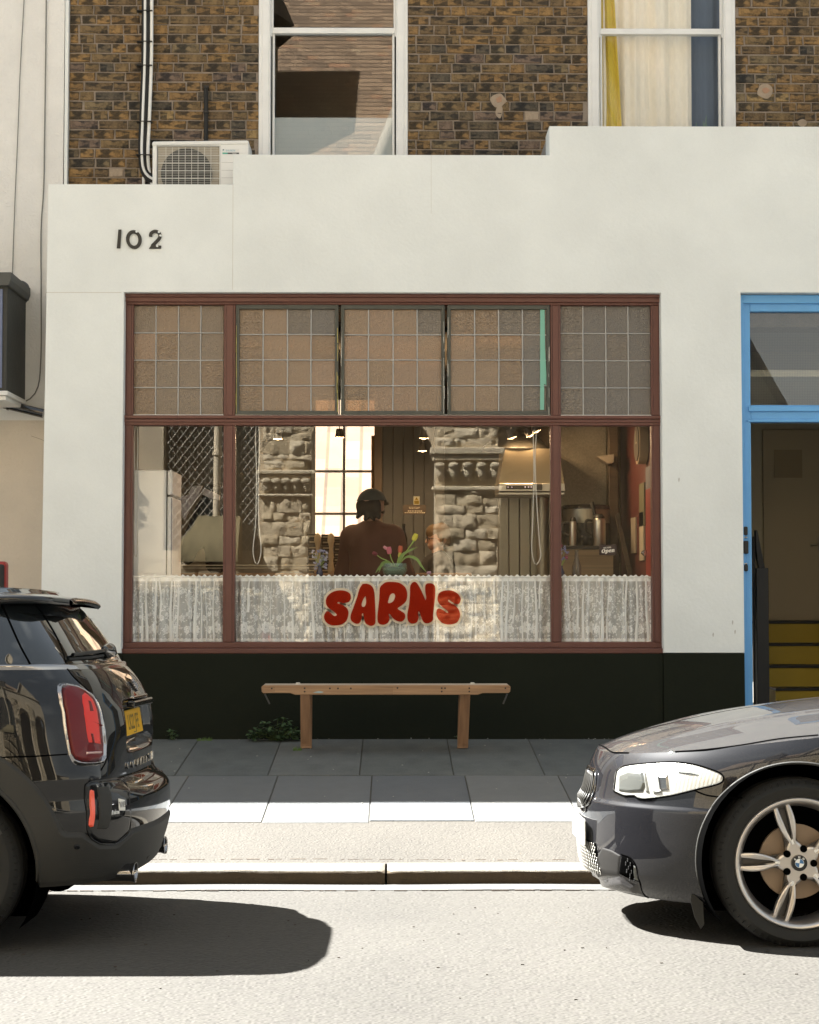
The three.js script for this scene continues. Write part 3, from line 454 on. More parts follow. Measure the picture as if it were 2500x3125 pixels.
// doorway
const doorway = sub(shop, 'doorway');
{
  const z = -.11, hx1 = DX1, y0 = -.06, x0 = DX0 + .001, tr0 = 2.375, tr1 = 2.505, hd = 3.218, xi = 2.71, top = DY1 - .004;
  part(doorway, 'door_frame', [rbox(x0, xi, y0, top, z - .09, z, .005), rbox(x0, x0 + .034, y0, top, z - .01, z + .03, .006), rbox(xi, hx1, hd, top, z - .09, z - .001, .005), rbox(x0 + .03, hx1, 3.276, top, z - .01, z + .03, .006), rbox(xi, hx1, tr0, tr1, z - .09, z - .001, .005), rbox(xi - .02, hx1, tr1 - .05, tr1 - .012, z - .002, z + .022, .006), rbox(xi - .03, hx1, tr0, tr0 + .02, z - .002, z + .014, .005), rbox(hx1 - .07, hx1, y0, top, z - .09, z, .005)], M.blue);
  part(doorway, 'transom_pane', new THREE.PlaneGeometry(hx1 - xi, hd - tr1 + .02).translate((hx1 + xi) / 2, (hd + tr1) / 2, z - .05), M.pane);
  const wires = []; for (let x = xi + .02; x < hx1; x += .0125) wires.push(box(x, x + .0012, tr1, hd, z - .058, z - .0568)); for (let y = tr1 + .01; y < hd; y += .0125) wires.push(box(xi, hx1, y, y + .0012, z - .0592, z - .058));
  part(doorway, 'glass_wire', wires, mat([.2, .2, .19], .5), { kind: 'stuff' });
  // the leaf stands open, seen from its edge
  const lx = 2.71; part(doorway, 'door_leaf', [rbox(lx - .05, lx, y0 + .02, tr0 - .012, -1.02, -.165, .004), rbox(lx - .038, lx - .012, y0 + .05, tr0 - .03, -.168, -.162, .002)], M.blue);
  const hx = 2.659, hw = (yy0, yy1, w, zz) => rbox(hx - w, hx + w, yy0, yy1, z - .01, z + zz, .008);
  part(doorway, 'door_handle', [hw(1.377, 1.474, .018, .05)], M.black);
  part(doorway, 'lock_plate', [hw(1.517, 1.582, .016, .036), hw(1.245, 1.295, .016, .036)], M.black);
  part(doorway, 'latch', [hw(1.492, 1.508, .015, .034), hw(1.295, 1.309, .014, .034)], M.chrome);
  // hall behind
  const hz = -2.3, ly = 0.828;
  part(doorway, 'hall_wall', [box(lx - .12, lx - .06, -.1, 3.3, -2.4, -.36), box(hx1 + .1, hx1 + .2, -.1, 3.3, -2.4, -.36), box(lx - .12, hx1 + .2, ly, 3.3, -2.5, -2.34), box(lx - .12, hx1 + .2, 2.75, 2.8, -2.4, -.36)], mat([.42, .38, .28], .9));
  part(doorway, 'hall_floor', box(lx - .12, hx1 + .2, -.2, -.02, -2.5, -.2), mat([.1, .09, .07], .8));
  const ys = [0.198, 0.279, 0.466, 0.648, 0.828], sx0 = 3.128;
  for (let i = 0; i < 5; i++) { const zs = -1.05 - i * .25, top = [.2, 0.302, 0.478, 0.652, 0.836][i]; part(doorway, 'stair_riser', box(sx0, hx1 + .1, i ? top - .22 : -.1, top - .022, zs - .3, zs), M.mustard); part(doorway, 'stair_nosing', rbox(sx0, hx1 + .1, top - .022, top, zs - .3, zs + .012, .004), M.black); }
  const bx0 = 3.244, dr = sub(shop, 'hall_door'); part(dr, 'leaf', rbox(bx0, hx1 + .09, ly + .01, 2.509, hz - .04, hz, .004), mat([.36, .30, .205], .7));
  part(dr, 'panel_square', [box(3.34, 3.586, 2.087, 2.333, hz, hz + .006), ], mat([.24, .19, .115], .6)); part(dr, 'handle', [rod([3.646, 1.5, hz + .05], [3.75, 1.5, hz + .05], .009), box(3.717, 3.767, 1.446, 1.571, hz, hz + .02)], M.dullSteel);
  const r = sub(shop, 'hand_rail'), nx0 = 2.913, nx1 = 3.009;
  part(r, 'newel_post', rbox(nx0, nx1, -.05, 1.281, -1.04, -.96, .004), M.black);
  part(r, 'rail', [slab([[2.963, 1.592], [2.974, 1.592], [3.033, 1.283], [2.987, 1.268], [2.962, 1.466]], -1.3, -1.22), rbox(2.945, 2.965, -.05, 1.541, -1.3, -1.26, .003)], M.black);
  part(doorway, 'skirting', [box(lx - .058, lx - .03, .1, .5, -2.3, -.5)], M.white);
}
// ---- the room behind the window -------------------------------------------------------------
const room = sub(shop, 'shop_room'), RX0 = -2.3, RX1 = 2.06, RZ = -5.2;
part(room, 'floor', box(RX0, RX1, -.1, .05, RZ, -.2), mat([.16, .11, .07], .6, { map: woodT }));
part(room, 'ceiling', box(RX0, RX1, 3.24, 3.31, RZ, -.2), M.interior);
part(room, 'side_wall', box(RX0 - .1, RX0, .05, 3.24, RZ, -.2), M.interior);
part(room, 'red_wall', box(RX1, RX1 + .1, .05, 3.24, RZ, -.2), M.redWall);
const bw = [-0.84, -0.136, 1.648, 2.776 + .3];
part(room, 'back_wall', slab(rectPts(RX0, RX1, .05, 3.24), RZ - .1, RZ + .05, [rectPts(...bw)]), M.interior);
{
  const bz = RZ + .03, bmx = (bw[0] + bw[1]) / 2 - .03, rs = [2.312, 1.875], bars = [rbox(bw[0], bw[0] + .04, bw[2], bw[3], bz, bz + .04), rbox(bw[1] - .05, bw[1], bw[2], bw[3], bz, bz + .04), rbox(bmx, bmx + .025, bw[2], bw[3], bz, bz + .04), ...rs.map((y) => rbox(bw[0], bw[1], y, y + .025, bz, bz + .045))];
  const rw = sub(shop, 'rear_window'); part(rw, 'window_frame', bars, M.sash); part(rw, 'pane', new THREE.PlaneGeometry(bw[1] - bw[0], bw[3] - bw[2]).translate((bw[0] + bw[1]) / 2, (bw[2] + bw[3]) / 2, bz + .01), M.thinGlass);
  const gx0 = -0.101, gx1 = 0.42, l = []; for (let x = gx0; x < gx1; x += .1) l.push(rbox(x, x + .096, .05, 3.24, -4.0, -3.9, .004));
  part(room, 'board_partition', l, mat([.155, .155, .145], .7)); part(room, 'partition_post', rbox(gx0 - .08, gx0 - .005, .05, 3.24, -4.02, -3.86, .004), mat([.27, .2, .14], .6));
  part(room, 'orange_panel', rbox(-0.219, -0.157, 2.083, 2.65, -4.66, -4.6), mat([.5, .22, .05], .6));
}
const kx0 = 0.942;
part(room, 'kitchen_partition', rbox(kx0, RX1 - .04, .05, 3.24, -2.6, -2.5, .004), mat([.26, .22, .15], .85, { map: stoneT }));
const T = (n, l, c, g, m, gr) => solo(n, l, c, g, m, gr);
T('wall_sheet', 'plain brushed metal sheet screwed to the wall above the coffee urn', 'panel', [rbox(1.485, 1.888, 1.841, 2.567, -2.49, -2.46, .003), ...[[1.521, 2.533], [1.866, 2.542], [1.523, 1.877], [1.863, 1.877]].map(([x, y]) => ball(x, y, -2.46, .008, 1, 1, .6, 8))], M.metalWall);
T('steel_splashback', 'tall stainless splashback under the extractor hood', 'splashback', [0, 1, 2, 3, 4].map((i) => { const a = 0.922, b = 1.387, w = (b - a) / 5; return rbox(a + i * w, a + (i + 1) * w - .004, .05, 1.961, -2.4, -2.3, .006); }), M.dullSteel);
T('steel_column', 'rounded steel column standing right of the splashback', 'column', [rod([1.3, .05, -2.2], [1.3, 1.956, -2.2], .055, .055, 24)], M.dullSteel);
{
  const h = thing('extractor_hood', 'large stainless extractor hood with black control strip and timer', 'hood', [1.143, 1.944, -2]);
  const a = 0.894, b = 1.458, y0 = 1.938, y1 = 2.007, y2 = 2.309;
  part(h, 'canopy', slab([[a, y1], [b, y1], [b - .04, y2], [a + .06, y2]], -2.4, -1.86, [], .004), mat([.34, .28, .19], .28, { metalness: 1 }));
  part(h, 'rim', [rbox(a, b, y0, y1, -2.42, -1.78, .006), rbox(a, b, y0 - .03, y0 - .004, -2.4, -1.8, .006)], M.steel);
  const p = part(h, 'control_strip', rbox(0.957, 1.182, 1.957, 1.99, -1.79, -1.772, .003), M.black);
  part(p, 'button', [1070, 1078, 1106, 1113, 1119].map((x) => ball(0.972 + (x - 1070) * .00403, 1.973, -1.771, .006, 1, 1, .5, 8)), mat([.5, .5, .8], .4));
  part(h, 'timer', rbox(1.215, 1.263, 1.949, 2.006, -1.79, -1.765, .008), M.black);
  const cx = 1.061, cy = y2; part(h, 'duct', lathe([[.30, 0], [.29, .03], [.16, .14], [.15, .18], [.15, .21], [.11, .24], [.11, .6]], [cx, cy, -2.12], 28), mat([.05, .045, .035], .4, { metalness: .4 }));
}
{ // counter with the coffee things
  const a = 1.407, b = 1.855, y1 = 1.477;
  const c = thing('kitchen_counter', 'pale plywood kitchen counter below the coffee urn', 'counter', [(a + b) / 2, .05, -2]); part(c, 'counter_front', rbox(a, b, .05, y1 - .03, -2.4, -1.72, .004), M.ply); part(c, 'worktop', rbox(a - .02, b + .02, y1 - .03, y1, -2.42, -1.7, .004), M.black);
  const u = thing('coffee_urn', 'big black and steel coffee urn on the kitchen counter', 'urn', [1.651, y1, -2.1]), ux = 1.67, ut = 1.827;
  part(u, 'drum', lathe([[0, 0], [.19, 0], [.2, .03], [.2, ut - y1 - .03], [.195, ut - y1], [0, ut - y1]], [ux, y1, -2.1], 32), M.dullSteel); part(u, 'black_band', lathe([[.203, 0], [.203, ut - y1 - .15]], [ux, y1, -2.1], 32), M.black); part(u, 'lid_rim', lathe([[.206, ut - y1 - .03], [.206, ut - y1 + .005], [.1, ut - y1 + .015], [0, ut - y1 + .015]], [ux, y1, -2.1], 32), M.blackGloss);
  const jug = (px, top, r, lab, z) => { const x = px, h = top - y1, g = thing('coffee_flask', lab, 'flask', [x, y1, z], 'coffee flasks on the kitchen counter'); part(g, 'barrel', lathe([[0, 0], [r, 0], [r, h * .78], [r * .8, h * .86]], [x, y1, z], 24), M.steel); part(g, 'collar', lathe([[r * .82, h * .85], [r * .86, h * .9], [r * .5, h], [0, h]], [x, y1, z], 24), M.black); part(g, 'handle', tube([[x - r, y1 + h * .78, z], [x - r - .05, y1 + h * .8, z], [x - r - .06, y1 + h * .5, z], [x - r - .01, y1 + h * .35, z]], .012, 20, 8), M.black); };
  jug(1.53, 1.723, .032, 'tall narrow steel flask left on the kitchen counter', -1.85);
  jug(1.752, 1.751, .055, 'wide steel flask with black collar at the right counter end', -1.85);
  const pan = thing('saucepan', 'black long handled saucepan upright beside the coffee flasks', 'pan', [1.723, 1.723, -1.95]); part(pan, 'handle', tube([[1.722, 1.741, -1.9], [1.71, 1.802, -1.9], [1.698, 1.855, -1.9]], .014, 12, 8), M.black); part(pan, 'bowl', lathe([[0, 0], [.075, .0], [.08, .09], [.076, .09], [.07, .01], [0, .01]], [1.674, y1 + .0, -1.95], 24), M.black);
}
T('dark_post', 'dark weathered timber post right of the metal sheet', 'post', rbox(1.888, 1.976, .05, 3.24, -2.42, -2.3, .01), M.darkWood);
T('leaning_board', 'long dark board leaning in the right corner of the shop', 'board', slab([[1.86, 1.729], [1.888, 1.749], [2.016, 1.173], [1.977, 1.173]], -1.63, -1.6), M.darkWood);
{
  const g = thing('open_sign', 'small dark maroon sign saying we are open hanging in right pane', 'sign', [1.649, 1.371, -.35]);
  part(g, 'board', rbox(1.583, 1.718, 1.371, 1.452, -.356, -.35, .002), mat([.035, .012, .012], .5));
  const t = canvasTex(256, 160, (c, w, h) => { c.fillStyle = '#2a1214'; c.fillRect(0, 0, w, h); c.fillStyle = '#f4f0e6'; c.textAlign = 'center'; c.font = 'bold 34px sans-serif'; c.save(); c.translate(118, 52); c.rotate(-.12); c.fillText('WE ARE', 0, 0); c.restore(); c.save(); c.translate(126, 120); c.rotate(-.1); c.font = 'italic bold 78px serif'; c.lineWidth = 5; c.strokeStyle = '#f4f0e6'; c.strokeText('Open', 0, 0); c.fillText('Open', 0, 0); c.restore(); });
  part(g, 'print', new THREE.PlaneGeometry(1.714 - 1.587, 1.448 - 1.375).translate((1.714 + 1.587) / 2, 1.411, -.3492), mat([1, 1, 1], .6, { map: t }));
}
{ // things on the red wall at the right
  const x = RX1, wz = (px) => 0;
  const c = thing('wall_clock', 'round pale wooden clock high on the red side wall', 'clock', [x, 2.301, -.8]); const cy = 2.296;
  part(c, 'case', new THREE.CylinderGeometry(.17, .17, .07, 32).rotateZ(Math.PI / 2).translate(x - .04, cy, -1.15), mat([.42, .32, .19], .6)); part(c, 'dial', new THREE.CylinderGeometry(.145, .145, .01, 32).rotateZ(Math.PI / 2).translate(x - .078, cy, -1.15), mat([.11, .10, .08], .3)); part(c, 'hands', [box(x - .088, x - .084, cy, cy + .1, -1.156, -1.146), box(x - .09, x - .086, cy - .005, cy + .008, -1.15, -1.07)], M.cream);
  const pos = (n, lab, col, y0, y1, z0, z1) => T(n, lab, 'poster', rbox(x - .014, x, y0, y1, z0, z1, .002), mat(col, .7), null);
  pos('poster', 'grey blue poster under the wooden wall clock', [.16, .16, .18], cy - .52, cy - .2, -1.1, -.6); pos('poster', 'cream leaflet below the grey blue poster', [.42, .38, .28], cy - .95, cy - .55, -1.5, -1.25); pos('poster', 'long narrow newspaper sheet pinned on the red wall', [.30, .26, .2], 1.417, 1.721, -2.05, -1.75); pos('poster', 'olive framed picture near the latch on red wall', [.12, .115, .06], 1.626, 1.982, -1.5, -1.2);
  T('red_panel', 'bright red painted door panel at the right end of the window', 'panel', rbox(x - .05, x - .015, .3, 1.904, -.85, -.25, .006), M.red);
  T('door_latch', 'small chrome latch on the bright red panel', 'latch', [rbox(x - .075, x - .05, 1.376, 1.421, -.85, -.80, .004), ball(x - .08, 1.399, -.82, .014)], M.chrome);
  T('wall_shelf', 'grey wedge shaped wall bracket beside the dark post', 'bracket', slab([[1.761, 2.258], [1.91, 2.279], [1.91, 2.209], [1.86, 2.196]], -2.3, -2.1), mat([.26, .22, .16], .8));
}
{ // fridge
  const a = -2.033, b = -1.765, c = -1.717, top = 2.038, g = thing('fridge', 'tall white fridge freezer standing in the left pane', 'fridge', [a, .05, -.8]);
  part(g, 'cabinet', rbox(a, b, .05, top, -1.15, -.55, .012), M.fridgeWhite); const s = 1.837;
  part(g, 'freezer_door', rbox(b + .006, c, s + .006, top, -1.15, -.552, .012), M.fridgeWhite); const d = part(g, 'fridge_door', rbox(b + .006, c, .12, s - .006, -1.15, -.552, .012), M.fridgeWhite); part(d, 'handle_recess', rbox(c - .012, c - .004, .3, s - .02, -.6, -.5505, .002), mat([.25, .24, .26], .5));
  part(g, 'door_seal', rbox(b, b + .007, .1, top - .01, -1.14, -.558, .002), M.black);
}
T('hanging_coat', 'black coat hanging on the wall behind the fridge', 'coat', [flesh([[-1.573, 1.948, -2, .06, -1.495, 1.948, -2, .06], [-1.686, 1.554, -2, .09, -1.545, 1.835, -2, .1], [-1.77, 1.386, -2, .07, -1.615, 1.779, -2, .08], [-1.517, 1.33, -2, .09, -1.517, 1.779, -2, .1]], .02, .05)], mat([.012, .012, .012], .9));
T('white_apron', 'crumpled white apron hanging over the black coat', 'apron', [uvBox(slab([[-1.831, 1.884], [-1.739, 1.917], [-1.712, 1.984], [-1.62, 1.99], [-1.664, 1.884], [-1.733, 1.772], [-1.774, 1.689]], -1.87, -1.845, [], .004)), uvBox(slab([[-1.625, 1.917], [-1.603, 1.968], [-1.47, 1.906], [-1.475, 1.867], [-1.559, 1.884]], -1.87, -1.845, [], .004))], mat([.62, .6, .64], .9));
// lamps that are lit
function spot(px, py, z, lab, hang, tilt = 0) {
  const g = thing('spot_lamp', lab, 'spotlight', [px, py, z], 'ceiling spotlights inside the shop');
  part(g, 'cable', rod([px, py + .03, z], [px, 3.24, z], hang), M.black);
  const q = (geo) => geo.rotateZ(tilt).translate(px, py, z); part(g, 'shade', q(new THREE.CylinderGeometry(.028, .04, .075, 20, 1, true)), mat([.11, .095, .075], .5));
  part(g, 'lamp_bulb', q(new THREE.SphereGeometry(.026, 14, 10).translate(0, -.022, 0)), mat([1, .75, .45], .5, { emissive: new THREE.Color(1, .62, .28), emissiveIntensity: 1.1 }));
  const l = new THREE.PointLight(new THREE.Color(1, .66, .36), .2, 0, 2); l.name = 'lamp_glow'; l.position.set(0, -.022, 0); l.castShadow = true; g.add(l);
}
spot(-0.467, 2.468, -2.2, 'black ceiling spotlight in front of the bright rear window', .005);
spot(0.268, 2.46, -2.2, 'ceiling spotlight in front of the grey boards', .005);
spot(0.269, 2.411, -3.0, 'bare hanging bulb lower than the spotlight above grey boards', .003);
spot(0.993, 2.422, -1.7, 'leftmost spotlight above the extractor hood, by the duct', .006, .3);
spot(1.142, 2.438, -1.7, 'middle spotlight above the extractor hood', .006, .5);
spot(1.19, 2.466, -1.6, 'rightmost bright spotlight above the hood by the blind chain', .006, .4);
spot(-0.985, 2.43, -1.9, 'small bright lamp high in the left half of the middle pane', .004);
// blind chains
const chain = (pts, lab) => T('blind_chain', lab, 'chain', tube(pts.map(([x, y]) => [x, y, -.19]), .0042, 90, 6, true), mat([.68, .66, .6], .6), 'white bead chains of the roller blinds');
chain([[-1.957, 2.349], [-1.95, 2.349], [-1.944, 1.85], [-1.946, 1.353], [-1.953, 1.353], [-1.959, 1.85]], 'white bead chain hanging left of the fridge');
chain([[-1.039, 2.35], [-1.027, 2.35], [-1.025, 1.851], [-1.019, 1.602], [-1.003, 1.378], [-1.033, 1.296], [-1.061, 1.378], [-1.044, 1.602], [-1.038, 1.975]], 'white bead chain looped at the left of the middle pane');
chain([[1.075, 2.321], [1.085, 2.321], [1.079, 2.101], [1.095, 1.702], [1.112, 1.453], [1.119, 1.354], [1.082, 1.294], [1.055, 1.379], [1.06, 1.627], [1.071, 1.977]], 'white bead chain looped in front of the extractor hood');
// sill, counter and what stands on them
const sillY = 1.207;
part(front, 'display_shelf', rbox(fx0 + .02, fx1 - .02, sillY - .035, sillY - .0, -.56, -.26, .006), M.ply);
{
  const lace = canvasTex(1024, 512, (g, w, h) => {
    g.fillStyle = '#6c6c6c'; g.fillRect(0, 0, w, h); g.strokeStyle = 'rgba(200,200,200,.7)'; g.lineWidth = 1; for (let i = 0; i < w; i += 5) { g.beginPath(); g.moveTo(i, 0); g.lineTo(i, h); g.stroke(); } for (let j = 0; j < h; j += 5) { g.beginPath(); g.moveTo(0, j); g.lineTo(w, j); g.stroke(); }
    const petal = (x, y, r, n, a0) => { for (let i = 0; i < n; i++) { const a = a0 + i / n * 6.283; g.beginPath(); g.ellipse(x + Math.cos(a) * r * .6, y + Math.sin(a) * r * .6, r * .48, r * .34, a, 0, 7); g.fill(); } };
    const rose = (x, y, r) => { g.fillStyle = '#f2f2f2'; petal(x, y, r, 7, rnd()); g.strokeStyle = '#7a7a7a'; g.lineWidth = 2; for (let k = 1; k < 4; k++) { g.beginPath(); g.arc(x + rr(-2, 2), y + rr(-2, 2), r * k * .2, rnd() * 6, rnd() * 6 + 4); g.stroke(); } };
    const leaf = (x, y, a, l) => { g.fillStyle = '#e6e6e6'; g.save(); g.translate(x, y); g.rotate(a); g.beginPath(); g.ellipse(l / 2, 0, l / 2, l * .2, 0, 0, 7); g.fill(); g.restore(); };
    for (let k = 0; k < 4; k++) { // swags and sprays, repeated across the width
      const x0 = k * 256; g.strokeStyle = '#e0e0e0'; g.lineWidth = 4; g.beginPath(); g.ellipse(x0 + 128, 190, 62, 90, 0, 0, 7); g.stroke(); g.lineWidth = 2; g.beginPath(); g.ellipse(x0 + 128, 190, 46, 70, 0, 0, 7); g.stroke();
      for (let i = 0; i < 16; i++) { const a = i / 16 * 6.283; leaf(x0 + 128 + 62 * Math.cos(a), 190 + 90 * Math.sin(a), a + .8, 20); }
      rose(x0 + 128, 400, 44); rose(x0 + 60, 420, 30); rose(x0 + 196, 418, 32); rose(x0 + 128, 180, 24); rose(x0 + 8, 330, 24); rose(x0 + 250, 130, 18); rose(x0 + 20, 120, 20); rose(x0 + 128, 300, 18); rose(x0 + 200, 320, 16); rose(x0 + 60, 300, 16);
      for (let i = 0; i < 110; i++) leaf(x0 + rnd() * 256, 70 + rnd() * 400, rnd() * 6.28, rr(12, 26)); for (let i = 0; i < 46; i++) { g.fillStyle = '#ededed'; g.beginPath(); g.arc(x0 + rnd() * 256, 60 + rnd() * 420, rr(2, 6), 0, 7); g.fill(); }
      for (let i = 0; i < 8; i++) { g.fillStyle = '#f0f0f0'; g.beginPath(); g.arc(x0 + 16 + i * 32, h - 10, 17, 0, 7); g.fill(); }
    }
    g.fillStyle = '#f4f4f4'; g.fillRect(0, 0, w, 44); g.strokeStyle = '#cfcfcf'; for (let i = 0; i < 3; i++) { g.beginPath(); g.moveTo(0, 14 + i * 11); g.lineTo(w, 14 + i * 11); g.stroke(); }
  }, false); lace.wrapS = lace.wrapT = THREE.RepeatWrapping;
  const mPleat = mat([.95, .95, .93], .9, { transparent: true, opacity: .9 }), mLace = mat([.95, .95, .93], .9, { alphaMap: lace, transparent: true });
  const z = -.19, yb = 0.714, yt = 1.213;
  const hang = (x0, x1, lab, ph, gap = 0) => {
    const g = thing('lace_curtain', lab, 'curtain', [(x0 + x1) / 2, yb, z], 'white lace café curtains'), w = x1 - x0;
    const f = (u, v) => { const gather = smooth(.86, .97, v), x = x0 + w * u + gap * (1 - v) * smooth(.25, 0, u) + .012 * Math.sin(u * 47 * w + ph + v * 1.7) * (1 - v); const a = .017 + .010 * Math.sin(u * 7 * w + ph); return [x, lerp(yb, yt, v) + (v > .995 ? .006 * Math.sin(u * w * 150 + ph) + .004 * Math.sin(u * w * 83) : 0), z + lerp(a * Math.sin(u * w * 78 + ph + 1.6 * Math.sin(u * w * 9 + 1.2 * v)) + .007 * Math.sin(u * w * 113 + 2 * v + ph), .005 * Math.sin(u * w * 120 + ph), gather)]; };
    const s = sheet(f, 0, 1, Math.ceil(w * 300), 0, 1, 30), t = s.attributes.uv, nu = Math.ceil(w * 300) + 1; let run = 0;
    for (let i = 0; i < nu; i++) { if (i) { const a = f(i / (nu - 1), .4), b = f((i - 1) / (nu - 1), .4); run += Math.hypot(a[0] - b[0], a[2] - b[2]); } for (let j = 0; j <= 30; j++) t.setXY(j * nu + i, run * 1.15 + ph * .1, j / 30); }
    part(g, 'lace', s, mLace);
    { // tight pleats of the gathered cloth that show as denser upright bands
      const l = []; let x = x0 + rr(.03, .1); while (x < x1 - .03) { const pw = rr(.008, .030), dx = rr(-.02, .02), zz = z + .006 + rr(0, .004), hb = rnd() < .3 ? rr(.2, .5) : 0; const q = sheet((u, v) => { const k = lerp(.45, 1, 1 - v) * pw; return [x + dx * (1 - v) + (u - .5) * k + .004 * Math.sin(v * 6 + x * 40), lerp(yb + (yt - yb) * hb, yt - .012, v), zz - .012 * smooth(.8, 1, v) + .006 * Math.cos((u - .5) * 3.1)]; }, 0, 1, 4, 0, 1, 14), t = q.attributes.uv; for (let i = 0; i < t.count; i++) t.setXY(i, t.getX(i) * pw * 2.2 + x * 1.7, t.getY(i)); l.push(q); x += rr(.02, .09); }
      part(g, 'pleat', l, mPleat, { kind: 'stuff' }); }
    part(g, 'rod', rod([x0 - .01, yt - .012, z], [x1 + .01, yt - .012, z], .007), M.whitePlastic);
  };
  hang(-1.98, -1.29, 'left lace curtain across the pane with the fridge', .4);
  hang(-1.193, 1.195, 'wide middle lace curtain behind the red shop lettering', 2.1, -.0);
  hang(1.282, 1.967, 'right lace curtain below the open sign', 5.2);
}
{ // painted lettering on the inside of the glass
  const sc = (p) => p.map(([x, y]) => [SXL + x * SK, SYT - y * SK]), SXL = -0.619, SYT = 1.229, SK = (0.619 - -0.619) / 1725;
  const letters = [
    [[[418, 262], [395, 300], [330, 312], [290, 300], [278, 312], [330, 330], [380, 370], [393, 425], [370, 500], [310, 540], [220, 545], [160, 515], [135, 460], [150, 410], [178, 396], [205, 415], [240, 445], [262, 445], [268, 430], [235, 400], [180, 360], [155, 310], [165, 250], [215, 200], [290, 178], [365, 185], [410, 215]]],
    [[[540, 112], [590, 108], [640, 135], [665, 200], [675, 350], [678, 470], [672, 530], [630, 552], [580, 530], [556, 480], [548, 425], [536, 425], [530, 480], [505, 525], [460, 525], [420, 490], [416, 440], [440, 370], [480, 260], [510, 160]], [[572, 236], [578, 300], [565, 345], [540, 350], [532, 325], [545, 280]]],
    [[[735, 130], [780, 95], [850, 88], [930, 100], [990, 145], [1012, 215], [1000, 290], [955, 335], [912, 368], [945, 395], [985, 425], [988, 470], [955, 505], [905, 500], [860, 470], [830, 430], [818, 430], [825, 480], [800, 525], [745, 540], [705, 515], [697, 450], [708, 350], [718, 240], [722, 160]], [[870, 210], [884, 235], [868, 285], [840, 308], [810, 310], [815, 275], [830, 230], [850, 212]]],
    [[[1060, 100], [1090, 88], [1120, 110], [1160, 180], [1190, 250], [1203, 280], [1210, 250], [1200, 180], [1205, 120], [1240, 102], [1290, 115], [1308, 170], [1300, 300], [1285, 430], [1280, 490], [1240, 522], [1195, 520], [1165, 480], [1145, 420], [1132, 400], [1125, 420], [1130, 470], [1110, 515], [1060, 528], [1020, 500], [1012, 430], [1030, 330], [1040, 220], [1042, 140]]],
    [[[1575, 275], [1560, 315], [1520, 322], [1475, 295], [1450, 278], [1442, 290], [1475, 315], [1530, 350], [1562, 400], [1565, 460], [1535, 515], [1470, 537], [1400, 530], [1345, 490], [1318, 430], [1325, 380], [1350, 368], [1390, 385], [1425, 412], [1440, 415], [1438, 398], [1395, 365], [1345, 315], [1330, 260], [1350, 205], [1410, 180], [1480, 180], [1540, 210], [1570, 250]]]];
  const s = thing('shop_name_lettering', 'bulbous dark red shop name with cream outline on window glass', 'sign', [SXL + 860 * SK, SYT - 540 * SK, -.155]);
  const red = mat([.52, .085, .042], .8), film = mat([.76, .40, .30], 0, { transmission: 1, thickness: 0, ior: 1.02 }), edge = mat([.74, .65, .50], .6);
  letters.forEach(([o, h], i) => { const p = sc(spline(o, 6)), q = h ? [sc(spline(h, 6))] : []; part(s, 'letter', slab(p, -.1552, -.1540, q), red); part(s, 'letter_film', uvBox(new THREE.ShapeGeometry(shapeOf(p, q)).translate(0, 0, -.147)), film); part(s, 'letter_outline', slab(grow(p, 25 * SK), -.1566 - .0012 * i, -.1556 - .0012 * i), edge); });
}
